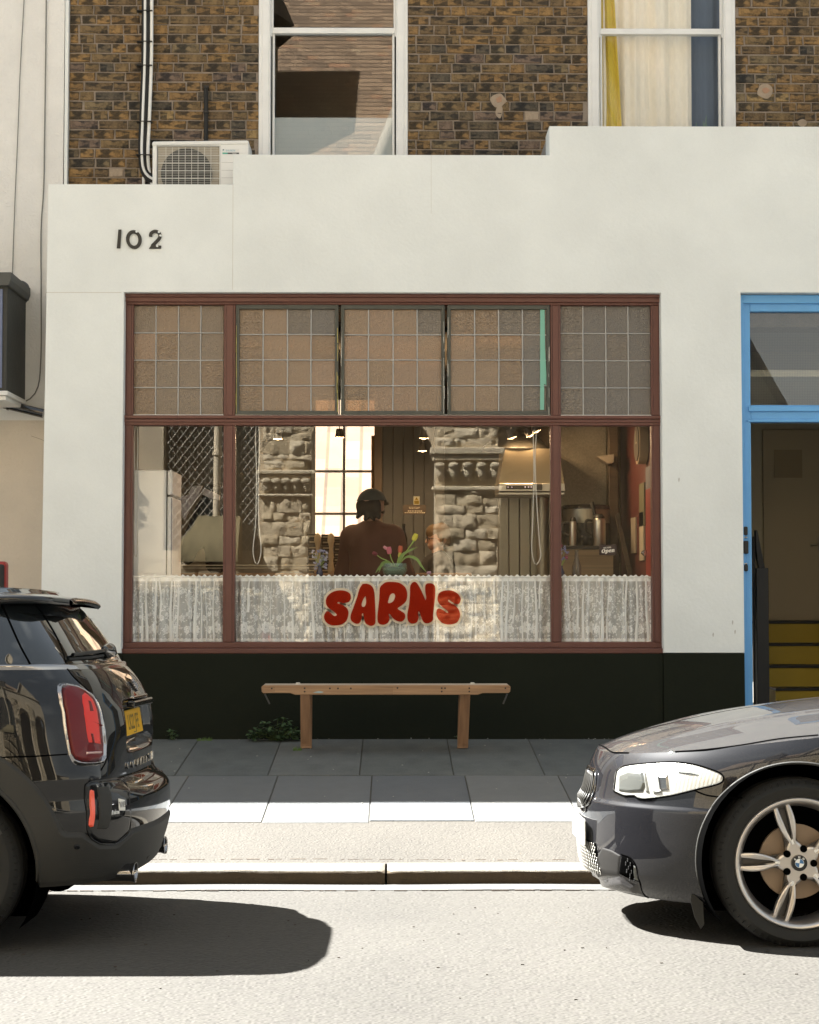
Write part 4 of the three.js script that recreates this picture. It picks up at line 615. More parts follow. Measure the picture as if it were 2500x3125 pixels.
{ // flowers on the shelf
  const leafy = (pts, w) => { const c = new THREE.CatmullRomCurve3(pts.map((p) => V(...p))); return sheet((u, v) => { const w0 = clamp(u, .001, .999), p = c.getPoint(w0), t = c.getTangent(w0), n = V(t.y, -t.x, .2).normalize(), k = (v - .5) * w * Math.sin(Math.PI * clamp(u * .94 + .04)) ; return [p.x + n.x * k, p.y + n.y * k, p.z + n.z * k + .25 * Math.abs(k)]; }, 0, 1, 14, 0, 1, 2); };
  const z = -.42, pt = (x, y, dz = 0) => [TX + (x - 840) * TK, TY - (y - 1105) * TK, z + dz], TX = 0.011, TY = 1.31, TK = (0.264 - 0.011) / 410.7;
  const g = thing('tulip_vase', 'glass bowl of drooping tulips on the shelf before the capped person', 'vase of flowers', [TX, sillY, z]);
  part(g, 'bowl', lathe([[.0, .004], [.075, .004], [.098, .05], [.092, TY - sillY], [.088, TY - sillY], [.093, .05], [.07, .012], [0, .012]], [TX, sillY, z], 28), mat([.72, .85, .78], .05, { transmission: .9, thickness: 0, ior: 1.5 }));
  part(g, 'water', lathe([[0, .014], [.068, .014], [.09, .05], [.088, .075], [0, .075]], [TX, sillY, z], 24), mat([.25, .36, .28], .1, { transmission: .5, thickness: 0 }));
  const stem = mat([.30, .42, .10], .6), st = [[[840, 1150], [740, 1070], [680, 1045], [615, 1000]], [[850, 1150], [800, 1050], [775, 950]], [[860, 1150], [890, 1040], [915, 960]], [[870, 1150], [960, 1000], [1060, 850], [1085, 810]], [[880, 1140], [985, 960], [1090, 820]], [[840, 1150], [750, 1085], [660, 1150], [600, 1230]], [[820, 1140], [700, 1100], [640, 1230]], [[880, 1140], [990, 1025], [1110, 1050], [1180, 1150], [1235, 1215]], [[870, 1140], [930, 1010], [1130, 900]]];
  part(g, 'stem', st.slice(0, 5).map((s, i) => tube(s.map(([x, y]) => pt(x, y, .01 * i)), .0045, 16, 6)), stem);
  part(g, 'leaf', st.slice(5).map((s, i) => leafy(s.map(([x, y], k) => pt(x, y, .012 * i + .02 * k)), .022)), mat([.24, .38, .09], .6, { transmission: .3, thickness: 0 }));
  const tulip = (x, y, s, c, a = 0, lean = 0) => { const p = pt(x, y, .02), l = []; for (let i = 0; i < 6; i++) l.push(ball(0, 0, 0, s, .62, 1.25, .35, 10).translate(0, 0, s * .5).rotateY(i * 1.047 + a)); part(g, 'tulip', join(l).rotateZ(lean).translate(...p), mat(c, .6)); };
  tulip(595, 985, .017, [.17, .015, .03], 0, 1.1); tulip(772, 945, .023, [.5, .12, .17], .4, .1); tulip(724, 912, .014, [.62, .25, .28], .8, .9); tulip(912, 930, .022, [.5, .11, .05], .2, -.1); tulip(905, 1000, .016, [.55, .5, .08], .6, -.2); tulip(1095, 780, .024, [.66, .6, .07], 0, -.4); tulip(1270, 1225, .014, [.5, .3, .42], .3, -1.5);
  const posy = (px, py, lab, cols, zz) => { const q = thing('bud_vase', lab, 'vase of flowers', [px, sillY, zz], 'small vases of blue flowers on the shelf'); part(q, 'vase', lathe([[0, .0], [.022, 0], [.028, .03], [.012, .07], [.014, .085]], [px, sillY, zz], 18), mat([.05, .05, .09], .15)); const b = [], s = []; for (let i = 0; i < 26; i++) { const x = px + rr(-.06, .06), y = py + rr(-.075, .07), w = zz + rr(-.03, .03); s.push(rod([px, sillY + .07, zz], [x, y, w], .0016, .0012, 5)); for (let k = 0; k < 5; k++) b.push([i % cols.length, ball(0, 0, 0, .010, 1, .35, .7, 6).rotateZ(rnd() * 6).rotateX(rnd() * 3).translate(x + rr(-.01, .01), y + rr(-.01, .01), w + rr(-.01, .01))]); } part(q, 'stem', s, stem); cols.forEach((c, i) => part(q, 'blossom', b.filter((e) => e[0] === i).map((e) => e[1]), mat(c, .8))); };
  posy(-0.565, 1.337, 'small dark vase of pale blue flowers left of the capped person', [[.42, .42, .56], [.55, .52, .6], [.30, .30, .46]], -.4);
  posy(1.295, 1.388, 'small vase of blue and red flowers beside the right mullion', [[.26, .28, .5], [.3, .05, .12], [.4, .42, .55]], -.42);
  const b = T('bottle', 'slim brown bottle standing on the shelf in the right pane', 'bottle', lathe([[0, 0], [.034, 0], [.036, .02], [.035, .08], [.016, .14], [.013, .19], [.016, .2], [.012, .205], [0, .205]], [1.414, sillY, -.4], 20), mat([.12, .09, .06], .15));
  T('bottle', 'black bottle standing on the counter right of the capped person', 'bottle', lathe([[0, 0], [.03, 0], [.032, .02], [.03, .16], [.012, .22], [.012, .28], [0, .285]], [0.092, 1.384, -1.9], 18), M.blackGloss);
}
{ // service counter with stacks of boxes
  const y = 1.257, c = thing('service_counter', 'long wooden service counter behind the capped person', 'counter', [-.3, .05, -2.1]); part(c, 'counter_body', rbox(-1.9, .62, .05, y - .05, -2.5, -1.75, .005), M.darkWood); part(c, 'counter_top', rbox(-1.95, .66, y - .05, y - .01, -2.52, -1.7, .006), M.wood); part(c, 'edge_strip', [rbox(-1.95, -.62, y + .05, y + .058, -1.72, -1.7, .002), rbox(-1.95, -.62, y + .028, y + .034, -1.72, -1.7, .002)], M.cream);
  const mk = mat([.05, .038, .028], .8), tag = mat([.42, .36, .24], .8), order = ['left', 'middle', 'right'];
  [[956, 1624], [997, 1624], [1028, 1632]].forEach(([px, top], i) => { const x = [-0.681, -0.566, -0.458][i], t = [1.596, 1.591, 1.574][i], n = 7, h = (t - y) / n; for (let k = 0; k < n; k++) { const g = thing('cake_box', 'dark takeaway box, number ' + ['one', 'two', 'three', 'four', 'five', 'six', 'seven'][k] + ' from the counter in the ' + order[i] + ' stack', 'box', [x, y + k * h, -1.9], 'dark takeaway boxes stacked on the service counter'), o = rr(-.006, .006); part(g, 'carton', rbox(x - .048 + o, x + .048 + o, y - .01 + k * h, y - .014 + (k + 1) * h, -1.98, -1.88, .003), mk); part(g, 'label_strip', box(x - .035 + o, x + .03 + o, y - .01 + k * h + h * .35, y - .01 + k * h + h * .6, -1.879, -1.878), tag); } });
  const turn = (x, z, lab) => T('pepper_mill', lab, 'pepper mill', lathe([[0, 0], [.028, 0], [.03, .03], [.018, .1], [.024, .14], [.015, .2], [.02, .24], [.03, .27], [.026, .32], [0, .34]], [x, y - .01, z], 18), mat([.5, .38, .22], .5), 'turned pale wooden mills between the box stacks');
  turn(-0.525, -1.78, 'turned pale wooden mill between middle and right box stacks'); turn(-0.638, -1.78, 'turned pale wooden mill between left and middle box stacks');
  const sg = (n, lab, x0, x1, y0, y1, t, z) => { const g = T(n, lab, 'notice', rbox(x0, x1, y0, y1, z, z + .006, .001), mat([1, 1, 1], .6)); g.material = mat([.1, .08, .06], .6); part(g, 'print', new THREE.PlaneGeometry(x1 - x0, y1 - y0).translate((x0 + x1) / 2, (y0 + y1) / 2, z + .0066), mat([1, 1, 1], .6, { map: t })); };
  sg('warning_notice', 'small yellow and white warning notice on the grey boards', 0.195, 0.255, 1.922, 2.004, canvasTex(64, 96, (c) => { c.fillStyle = '#efeacb'; c.fillRect(0, 0, 64, 96); c.fillStyle = '#c9a81c'; c.beginPath(); c.moveTo(32, 8); c.lineTo(52, 42); c.lineTo(12, 42); c.fill(); c.fillRect(6, 48, 52, 40); c.fillStyle = '#3a3216'; c.fillRect(29, 20, 6, 14); for (let i = 0; i < 4; i++) c.fillRect(12, 54 + i * 8, 40, 3); }), -3.9);
  sg('brown_notice', 'wide brown notice with cream lines under the yellow notice', 0.091, 0.304, 1.808, 1.893, canvasTex(160, 72, (c) => { c.fillStyle = '#4a3d30'; c.fillRect(0, 0, 160, 72); c.fillStyle = '#d9cfb6'; const l = (y, a, h) => { for (let x = 80 - a; x < 80 + a;) { const w = rr(4, 14); c.fillRect(x, y, w, h); x += w + 4; } }; l(16, 38, 4); l(25, 36, 4); l(44, 46, 7); l(58, 68, 6); }), -3.3);
}
// ---- people ---------------------------------------------------------------------------------
function hand(sx, w, dir, s = 1) { // wrist, pointing direction (unit), in the person's frame: palm, four unequal fingers and a thumb from the palm's side
  const d = V(...dir), a = Math.abs(d.y) > .9 ? V(1, 0, 0) : V(0, 1, 0), side = d.clone().cross(a).normalize(), nrm = side.clone().cross(d).normalize(), P = (f, q, n) => [w[0] + d.x * f + side.x * q + nrm.x * n, w[1] + d.y * f + side.y * q + nrm.y * n, w[2] + d.z * f + side.z * q + nrm.z * n], b = [];
  for (const q of [-.024, -.008, .008, .024]) b.push([...P(.0, q * .6, 0), .019, ...P(.085, q, 0), .012]);
  [[-.028, .062], [-.009, .075], [.010, .070], [.028, .056]].forEach(([q, l]) => { b.push([...P(.085, q, 0), .0105, ...P(.085 + l * .5, q * 1.1, .008), .0095]); b.push([...P(.085 + l * .5, q * 1.1, .008), .0095, ...P(.085 + l * .9, q * 1.12, .03), .008]); });
  b.push([...P(.03, sx * .03, 0), .014, ...P(.06, sx * .055, .012), .011], [...P(.06, sx * .055, .012), .011, ...P(.09, sx * .062, .026), .009]); return b;
}
function makePerson({ label, at, turn, h, arms, coat, skin = [.42, .25, .17], hair, hairM, extra }) {
  const s = h / 1.76, g = thing('person', label, 'person', at), add = (p, n, geo, m) => { const me = part(p, n, geo.scale(s, s, s), m); me.geometry.translate(...at); return me; };
  g.rotation.y = turn; g.updateMatrix();
  const J = { h: [[.095, .92, 0], [.11, .5, .015], [.11, .09, -.015]] }, leg = (q) => [[q * .09, .93, 0, .095, q * .1, .5, .012, .062], [q * .1, .5, .012, .06, q * .1, .09, -.02, .042], [q * .1, .05, -.03, .043, q * .12, .04, .15, .034]];
  const arm = (q, a) => [[q * .185, 1.41, 0, .058, ...a[0], .046], [...a[0], .046, ...a[1], .032]];
  const core = [[0, .95, 0, .14, 0, 1.12, .0, .135], [0, 1.12, 0, .135, 0, 1.33, 0, .155], [-.15, 1.4, -.01, .075, .15, 1.4, -.01, .075], [0, 1.42, -.01, .06, 0, 1.56, .008, .052]];
  const body = join([flesh([...core, ...leg(1), ...leg(-1), ...arm(1, arms[0]), ...arm(-1, arms[1])], .02, .035),
    flesh([[0, 1.655, -.025, .088, 0, 1.675, .01, .086], [0, 1.63, .02, .07, 0, 1.585, .052, .045], [-.03, 1.6, .04, .042, .03, 1.6, .04, .042], [0, 1.65, .098, .012, 0, 1.62, .113, .014], [-.083, 1.64, -.005, .02, -.086, 1.62, -.008, .016], [.083, 1.64, -.005, .02, .086, 1.62, -.008, .016], [-.03, 1.672, .086, .012, .03, 1.672, .086, .012], [-.018, 1.588, .088, .009, .018, 1.588, .088, .009], [0, 1.5, -.005, .054, 0, 1.6, .0, .054]], .006, .014),
    ...arms.map((a, i) => flesh(hand(i ? 1 : -1, a[1], a[2]), .0045, .008))]);
  add(g, 'body', body, mat(skin, .6));
  add(g, 'eyes', join([ball(-.032, 1.652, .083, .011), ball(.032, 1.652, .083, .011)]), mat([.05, .04, .035], .2));
  const cut2 = (bones, d) => bones.map((b) => b.map((x, i) => i % 4 === 3 ? x + d : x));
  add(g, coat.name, join([flesh([...cut2([[0, .86, 0, .165, 0, 1.12, 0, .15], ...core.slice(1, 3)], .028), ...cut2(arms.flatMap((a, i) => arm(i ? -1 : 1, [a[0], a[1].map((x, k) => lerp(a[0][k], x, .9))])), .022), [-.06, 1.46, -.015, .05, .06, 1.46, -.015, .05], [-.045, 1.5, -.03, .03, .045, 1.5, -.03, .03]], .018, .04)]), coat.m);
  add(g, 'trousers', flesh([...cut2([...leg(1).slice(0, 2), ...leg(-1).slice(0, 2)], .018), [0, .92, 0, .155, 0, .98, 0, .15]], .022, .04), mat([.03, .03, .035], .9));
  add(g, 'shoes', flesh([...cut2([leg(1)[2], leg(-1)[2]], .012)], .012, .02), M.rubber);
  add(g, 'hair', flesh(hair, .009, .02), hairM); if (extra) extra(g, add);
  return g;
}
const glassesOf = (g, add) => add(g, 'glasses', join([...[-1, 1].map((q) => new THREE.TorusGeometry(.023, .003, 6, 20).translate(q * .032, 1.652, .105)), rod([-.01, 1.656, .106], [.01, 1.656, .106], .0025), rod([-.055, 1.656, .1], [-.088, 1.65, .0], .003), rod([.055, 1.656, .1], [.088, 1.65, .0], .003)]), M.black);
makePerson({ label: 'person in brown jacket and dark cap seen from behind, glasses on', at: [-0.169, .05, -1.3], turn: 2.68, h: 1.86,
  arms: [[[.27, 1.13, .04], [.2, 1.24, .24], [-.1, .75, .65]], [[-.27, 1.12, .02], [-.22, .93, .2], [.2, -.4, .9]]], coat: { name: 'jacket', m: mat([.075, .022, .010], .8) }, skin: [.36, .21, .14],
  hair: [[-.055, 1.655, -.07, .046, .055, 1.655, -.07, .046], [-.05, 1.63, -.07, .045, .05, 1.63, -.07, .045], [-.07, 1.6, -.06, .03, -.1, 1.555, -.085, .014], [.07, 1.6, -.06, .03, .09, 1.56, -.08, .014], [0, 1.58, -.085, .03, .01, 1.545, -.1, .016], [-.04, 1.57, -.085, .025, -.07, 1.54, -.115, .012], [.075, 1.64, .0, .022, .08, 1.6, .02, .014], [-.075, 1.64, .0, .022, -.08, 1.6, .02, .014]], hairM: mat([.02, .015, .012], .9),
  extra: (g, add) => { add(g, 'cap', join([new THREE.SphereGeometry(.114, 28, 14, 0, 6.3, 0, 1.36).scale(1, 1.02, 1.1).translate(0, 1.668, -.012), slab(spline([[-.085, .06], [0, .085], [.085, .06], [.07, .13], [0, .16], [-.07, .13]], 5), -.004, .004).rotateX(Math.PI / 2).rotateX(.25).translate(0, 1.70, .015), new THREE.TorusGeometry(.111, .005, 6, 32).rotateX(Math.PI / 2).scale(1, 1, 1.1).translate(0, 1.692, -.012)]), mat([.04, .046, .046], .85)); glassesOf(g, add); } });
makePerson({ label: 'person with light brown hair and black glasses facing left, behind the tulips', at: [0.406, .05, -3], turn: -1.5, h: 1.62,
  arms: [[[.25, 1.13, .05], [.18, 1.02, .25], [-.2, -.1, .95]], [[-.25, 1.13, .05], [-.18, 1.02, .25], [.2, -.1, .95]]], coat: { name: 'top', m: mat([.03, .026, .022], .9) },
  hair: [[0, 1.715, -.03, .098, 0, 1.715, .035, .082], [0, 1.66, -.06, .075, 0, 1.62, -.075, .06], [-.075, 1.66, -.02, .03, -.08, 1.6, -.03, .02], [.075, 1.66, -.02, .03, .08, 1.6, -.03, .02]], hairM: mat([.13, .08, .035], .9), extra: glassesOf });

// ---- bench, weeds, fittings on the front ------------------------------------------------------
{
  const zc = .62, gy = groundY, x0 = -0.929, x1 = 0.83, yt = 0.432, yb = 0.365, ye = 0.377;
  const g = thing('bench', 'long narrow weathered wooden bench on splayed post legs', 'bench', [(x0 + x1) / 2, gy(.6), .6]);
  const a = -0.679, b = 0.587;
  part(g, 'front_rail', slab([[x0 + .012, yt], [x0, yt - .012], [x0 + .003, ye + .01], [x0 + .015, ye], [a - .045, ye], [a - .012, yb], [b + .012, yb], [b + .045, ye], [x1 - .015, ye], [x1 - .003, ye + .01], [x1, yt - .012], [x1 - .012, yt]], .69, .74, [], .004), M.wood);
  part(g, 'back_rail', slab([[x0 + .01, yt], [x0 + .003, ye], [a - .04, ye], [a - .01, yb], [b + .01, yb], [b + .04, ye], [x1 - .003, ye], [x1 - .01, yt]], .47, .52, [], .004), M.wood);
  for (const [q, r] of [[.515, .6], [.604, .695]]) part(g, 'seat_plank', rbox(x0 + .012, x1 - .012, yt - .016, yt + .002, q, r, .005), M.woodTop);
  const leg = (px, zt, zb) => { const w = .105, Y = gy(zb); const l = slab([[px - .040, Y], [px + .031, Y], [px + .038, yb + .01], [px - .031, yb + .01]], 0, .045, [], .003); const p = l.attributes.position; for (let i = 0; i < p.count; i++) { const t = (p.getY(i) - Y) / (yb - Y); p.setZ(i, p.getZ(i) + lerp(zb - .02, zt, t)); p.setY(i, p.getY(i)); } l.computeVertexNormals(); part(g, 'leg', l, M.woodUp); };
  const LZ = 0.453 - .02, lx = -0.625, rx = 0.505; leg(lx, .66, LZ); leg(rx + .004, .66, LZ); leg(lx + .008, .5, .44); leg(rx - .002, .5, .44);
  part(g, 'bolt', [[573, 1449.5], [642, 1449], [642, 1456], [695, 1449.5], [712, 1449.5], [739, 1449.5], [837, 1448.5], [930, 1449], [930, 1456], [937, 1449], [988, 1449], [988, 1456], [1064, 1449]].map(([x]) => x).map((x, i) => new THREE.CylinderGeometry(.0065, .0065, .006, 12).rotateX(Math.PI / 2).translate(x0 + (x - 551) * (x1 - x0) / 524, [1449.5, 1449, 1456, 1449.5, 1449.5, 1449.5, 1448.5, 1449, 1456, 1449, 1449, 1456, 1449][i] * -(yt - yb) / 20 + yt + 1443 * (yt - yb) / 20, .741)), M.rust);
  for (const x of [-0.677, 0.566]) part(g, 'peg', [rbox(x - .014, x + .014, yt, yt + .014, .6, .64, .004), rbox(x - .02, x + .02, yt, yt + .006, .595, .645, .003)], mat([.6, .55, .46], .7));
  part(g, 'brace', [rod([x0 + .015, ye - .012, .6], [x0 + .05, ye - .085, .6], .006), rod([x1 - .015, ye - .012, .6], [x1 - .045, ye - .085, .6], .006)], mat([.10, .095, .085], .7));
  part(g, 'paint_fleck', slab(spline([[lx + .06, yb + .016], [lx + .11, yb + .013], [lx + .135, yb + .02], [lx + .1, yb + .026]], 4), .739, .742), mat([.35, .46, .46], .7));
}
function weed(n, lab, cx, cz, w, h, count, ls, col) {
  const g = thing(n, lab, 'plant', [cx, groundY(cz), cz]), L = [], S = [];
  for (let i = 0; i < count; i++) { const a = rnd() * 6.283, q = Math.sqrt(rnd()), x = cx + w * (q * Math.cos(a)), t = rnd(), y = groundY(cz) + .01 + h * t * (1 - .75 * q * q), z = cz + .06 * rnd() + .05 * q * Math.sin(a);
    if (i % 3 === 0) S.push(tube([[cx + (x - cx) * .3, groundY(cz), cz + .02], [(x + cx) / 2, (y + groundY(cz)) / 2 + .02, (z + cz) / 2], [x, y, z]], .0025, 6, 4));
    for (let k = 0; k < 3; k++) { const s = ls * rr(.6, 1.25), f = (u, v) => { const l = u * s, m = (v - .5) * s * .78 * Math.sin(Math.PI * Math.pow(u, .72)); return [l, -.35 * l * u + .16 * Math.abs(m), m]; }; L.push(sheet(f, 0, 1, 3, 0, 1, 2).rotateX(rr(-.5, .5)).rotateZ(rr(-.2, .8)).rotateY(k * 2.1 + rnd() * 2).translate(x, y, z)); } }
  part(g, 'stem', S, mat([.07, .10, .03], .8)); part(g, 'leaves', L, mat(col, .55, { transmission: .3, thickness: 0 }));
}
weed('weed', 'bushy green weed at the wall foot behind the left bench leg', -0.865, .08, .205, .165, 120, .035, [.065, .12, .035]);
weed('weed', 'low sprig of weed at the far left edge of the bushy weed', -1.029, .09, .055, .07, 14, .028, [.07, .13, .035]);
weed('weed', 'small green weed sprouting by the wall near the black car', -1.629, .06, .05, .085, 16, .024, [.075, .14, .04]);
weed('weed', 'tiny green sprout at the wall foot beside the right bench leg', 0.482, .06, .014, .03, 5, .018, [.07, .13, .04]);
{ const grass = (lab, x, z, w) => { const l = []; for (let i = 0; i < 90; i++) { const a = x + rr(-w, w), b = z + rr(-.02, .02), h = rr(.01, .03), dx = rr(-.012, .012), gy = groundY(b); const q = new THREE.BufferGeometry(); q.setAttribute('position', new THREE.Float32BufferAttribute([a - .0015, gy, b, a + .0015, gy, b, a + dx, gy + h, b + rr(-.01, .01)], 3)); q.computeVertexNormals(); l.push(uvBox(q)); } solo('grass_tuft', lab, 'grass', l, mat([.10, .17, .035], .8), null, 'stuff'); };
  grass('grass tuft in the paving joint left of the bushy weed', -1.391, .1, .055); grass('thin grass tuft beside the left bench leg', -0.684, 0.539, .03);
  const grit = []; for (let i = 0; i < 90; i++) { const x = rr(-2.3, 2.2), z = rnd() < .5 ? rr(.0, .06) : rr(.05, 3), s = rr(.002, .005); grit.push(ball(x, groundY(z) + s * .3, z, s, 1.3, .5, 1, 5)); } solo('grit', 'pale grit and litter crumbs scattered on the paving', 'grit', grit, mat([.42, .4, .35], .9), null, 'stuff'); }
{ // door number
  const k = (-1.727 - -1.973) / 191.67, ox = -2.07, oy = 3.813, q = (p) => p.map(([x, y]) => [ox + (x - 692) * k, oy - (y - 1342) * k]), m = mat([.014, .014, .013], .45);
  const g = thing('house_number', 'black metal house number one zero two on the white wall', 'house number', [ox + 120 * k, oy - 115 * k, .005]);
  part(g, 'numeral', slab(q([[694, 1342], [712, 1342], [706, 1453], [685, 1453]]), .002, .014, [], .002), m);
  const el = (rx, ry, n = 28) => Array.from({ length: n }, (_, i) => { const a = i / n * 6.283; return [785 + rx * Math.cos(a) + .06 * ry * Math.sin(-a) * -1, 1401 + ry * Math.sin(a)]; }); part(g, 'numeral', slab(q(el(46, 56)), .002, .014, [q(el(28, 38))], .002), m);
  part(g, 'numeral', [slab(q(stroke([[882, 1384], [886, 1364], [908, 1352], [932, 1362], [936, 1388], [916, 1414], [890, 1440]], 19)), .002, .014, [], .002), slab(q([[873, 1455], [888, 1432], [946, 1437], [944, 1454]]), .003, .0145, [], .002)], m);
  part(g, 'flaked_paint', [[800, 1355], [931, 1357], [940, 1378], [921, 1440]].map(([x, y]) => slab(q(spline([[x - 7, y], [x, y - 8], [x + 8, y + 2], [x, y + 6]], 3)), .0143, .0152)), M.white);
}
{ // wall mounted cooling unit, its pipes and a stub of conduit
  const zf = -.42, x0 = -1.872, x1 = -1.124, y1 = 4.592, y0 = y1 - .56, g = thing('air_conditioner', 'white outdoor air conditioning unit standing on the parapet roof', 'air conditioner', [(x0 + x1) / 2, y0, -.55]);
  const k = (x1 - x0) / 1275, X = (c) => x0 + (c - 275) * k, Y = (c) => y1 - (c - 125) * k;
  part(g, 'casing', slab([[X(275), y0], [X(335), y0], [X(335), Y(190)], [X(1160), Y(190)], [X(1160), y0], [X(1345), y0], [X(1545), y0], [X(1550), Y(165)], [X(1545), Y(128)], [X(1520), Y(122)], [X(290), Y(138)], [X(276), Y(152)]], -.74, zf, [], .008), M.whitePlastic);
  part(g, 'lid', slab([[X(272), Y(185)], [X(1550), Y(165)], [X(1546), Y(122)], [X(1520), Y(116)], [X(290), Y(134)], [X(273), Y(150)]], -.75, zf + .008, [], .006), M.whitePlastic);
  part(g, 'grille_back', box(X(340), X(1160), y0, Y(188), zf - .05, zf - .035), mat([.42, .37, .29], .8)); const cx = X(725), cy = Y(555), R = 340 * k;
  part(g, 'fan_well', new THREE.CylinderGeometry(R, R, .03, 48).rotateX(Math.PI / 2).translate(cx, cy, zf - .03), mat([.028, .027, .02], .7));
  const fan = []; for (let i = 0; i < 4; i++) fan.push(slab(spline([[0, .02], [R * .9, .02], [R * .95, R * .3], [R * .5, R * .42], [.02, R * .2]], 4), 0, .004).rotateY(.35).rotateZ(i * 1.571 + .4)); part(g, 'fan', join(fan).translate(cx, cy, zf - .012), mat([.06, .056, .045], .6));
  const w = []; for (let i = 0; i < 40; i++) { const y = Y(205 + i * 22.5); if (y < y0) break; w.push(rod([X(345), y, zf + .002], [X(1150), y, zf + .002], .0014, .0014, 5)); } for (let i = 0; i < 8; i++) w.push(rod([X(455 + i * 85), y0, zf + .005], [X(455 + i * 85), Y(200), zf + .005], .0022, .0022, 5)); for (let i = 0; i < 5; i++) w.push(rod([X(345), Y(320 + i * 103), zf + .006], [X(1165), Y(320 + i * 103), zf + .006], .003, .003, 5)); part(g, 'fan_guard', w, mat([.66, .64, .58], .5));
  part(g, 'panel_seam', [410, 515, 615].map((c) => box(X(1190), X(1345), Y(c) - .0012, Y(c) + .0012, zf - .002, zf + .0012)).concat([box(X(1178) - .001, X(1178) + .001, y0, Y(180), zf - .002, zf + .001)]), mat([.45, .45, .44], .6));
  part(g, 'badge', new THREE.PlaneGeometry(225 * k, 75 * k).translate(X(1312), Y(268), zf + .0022), mat([1, 1, 1], .5, { map: canvasTex(300, 100, (c) => { c.fillStyle = '#d8d8d4'; c.fillRect(0, 0, 300, 100); c.fillStyle = '#123c4c'; c.beginPath(); c.moveTo(8, 6); c.lineTo(34, 6); c.lineTo(10, 34); c.fill(); c.fillStyle = '#3aa7c4'; c.beginPath(); c.moveTo(14, 34); c.lineTo(34, 10); c.lineTo(34, 20); c.fill(); c.fillStyle = '#7fa9ba'; c.font = 'bold 44px serif'; c.fillText('DAIKIN', 62, 44); c.fillStyle = '#29a58c'; c.fillRect(4, 64, 92, 24); c.fillStyle = '#15181a'; c.fillRect(96, 64, 200, 24); c.fillStyle = '#e8e8e8'; c.font = 'bold 20px sans-serif'; c.fillText('inverter', 176, 83); }) }));
  const P = thing('refrigerant_pipes', 'black lagged pipe with two white pipes curving down to the cooling unit', 'pipes', [-1.986, 4.3, -.74]), z = -.755;
  const ln = (dx, dz, r, n) => tube([[-1.98 + dx, 7.05, z + dz], [-1.974 + dx, 5.811, z + dz], [-1.974 + dx, 5.313, z + dz], [-1.987 + dx, 4.853, z + dz], [-1.992 + dx * .9, 4.548, z + dz], [-1.973 + dx * .8, 4.426 - dx * .5, z + dz], [-1.912, 4.358 - dx * .8, z + dz + .02], [-1.806, 4.343 - dx * .8, z + .05]], r, 80, 10);
  part(P, 'black_lagging', ln(0, 0, .036), M.rubber); part(P, 'white_pipe', ln(-.004, .03, .011), M.whitePlastic); part(P, 'white_pipe', ln(.046, .012, .014), M.whitePlastic);
  parts(P, 'strap', [25, 140, 258, 375, 495].map((c) => { const x = -1.988, y = [5.715, 5.274, 4.823, 4.556, 5.466][[25, 140, 258, 375, 495].indexOf(c)]; return rbox(x - .055, x + .07, y - .003, y + .003, z - .02, z + .046, .001); }), M.black);
  part(P, 'drain_stub', rod([-1.985, 4.2, z], [-1.985, 4.385, z], .012), M.whitePlastic);
  const c = thing('conduit', 'short black upright conduit on the brick above the cooling unit', 'conduit', [-1.494, 4.67, -.78]); part(c, 'pipe', rod([-1.493, 4.555, -.782], [-1.496, 5.125, -.782], .017), M.rubber); part(c, 'bracket', [rbox(-1.512, -1.474, 5.106, 5.125, -.81, -.76, .002), rbox(-1.512, -1.474, 4.907, 4.922, -.81, -.76, .002)], M.black);
  T('moss', 'dark moss tuft on the parapet beside the sash window', 'moss', Array.from({ length: 40 }, () => ball(0.062 + rr(-.05, .05), PT2 - .0 + rr(-.02, .016), -.36 + rr(-.1, .05), rr(.004, .01), 1, .7, 1, 5)), mat([.03, .045, .018], .95));
}
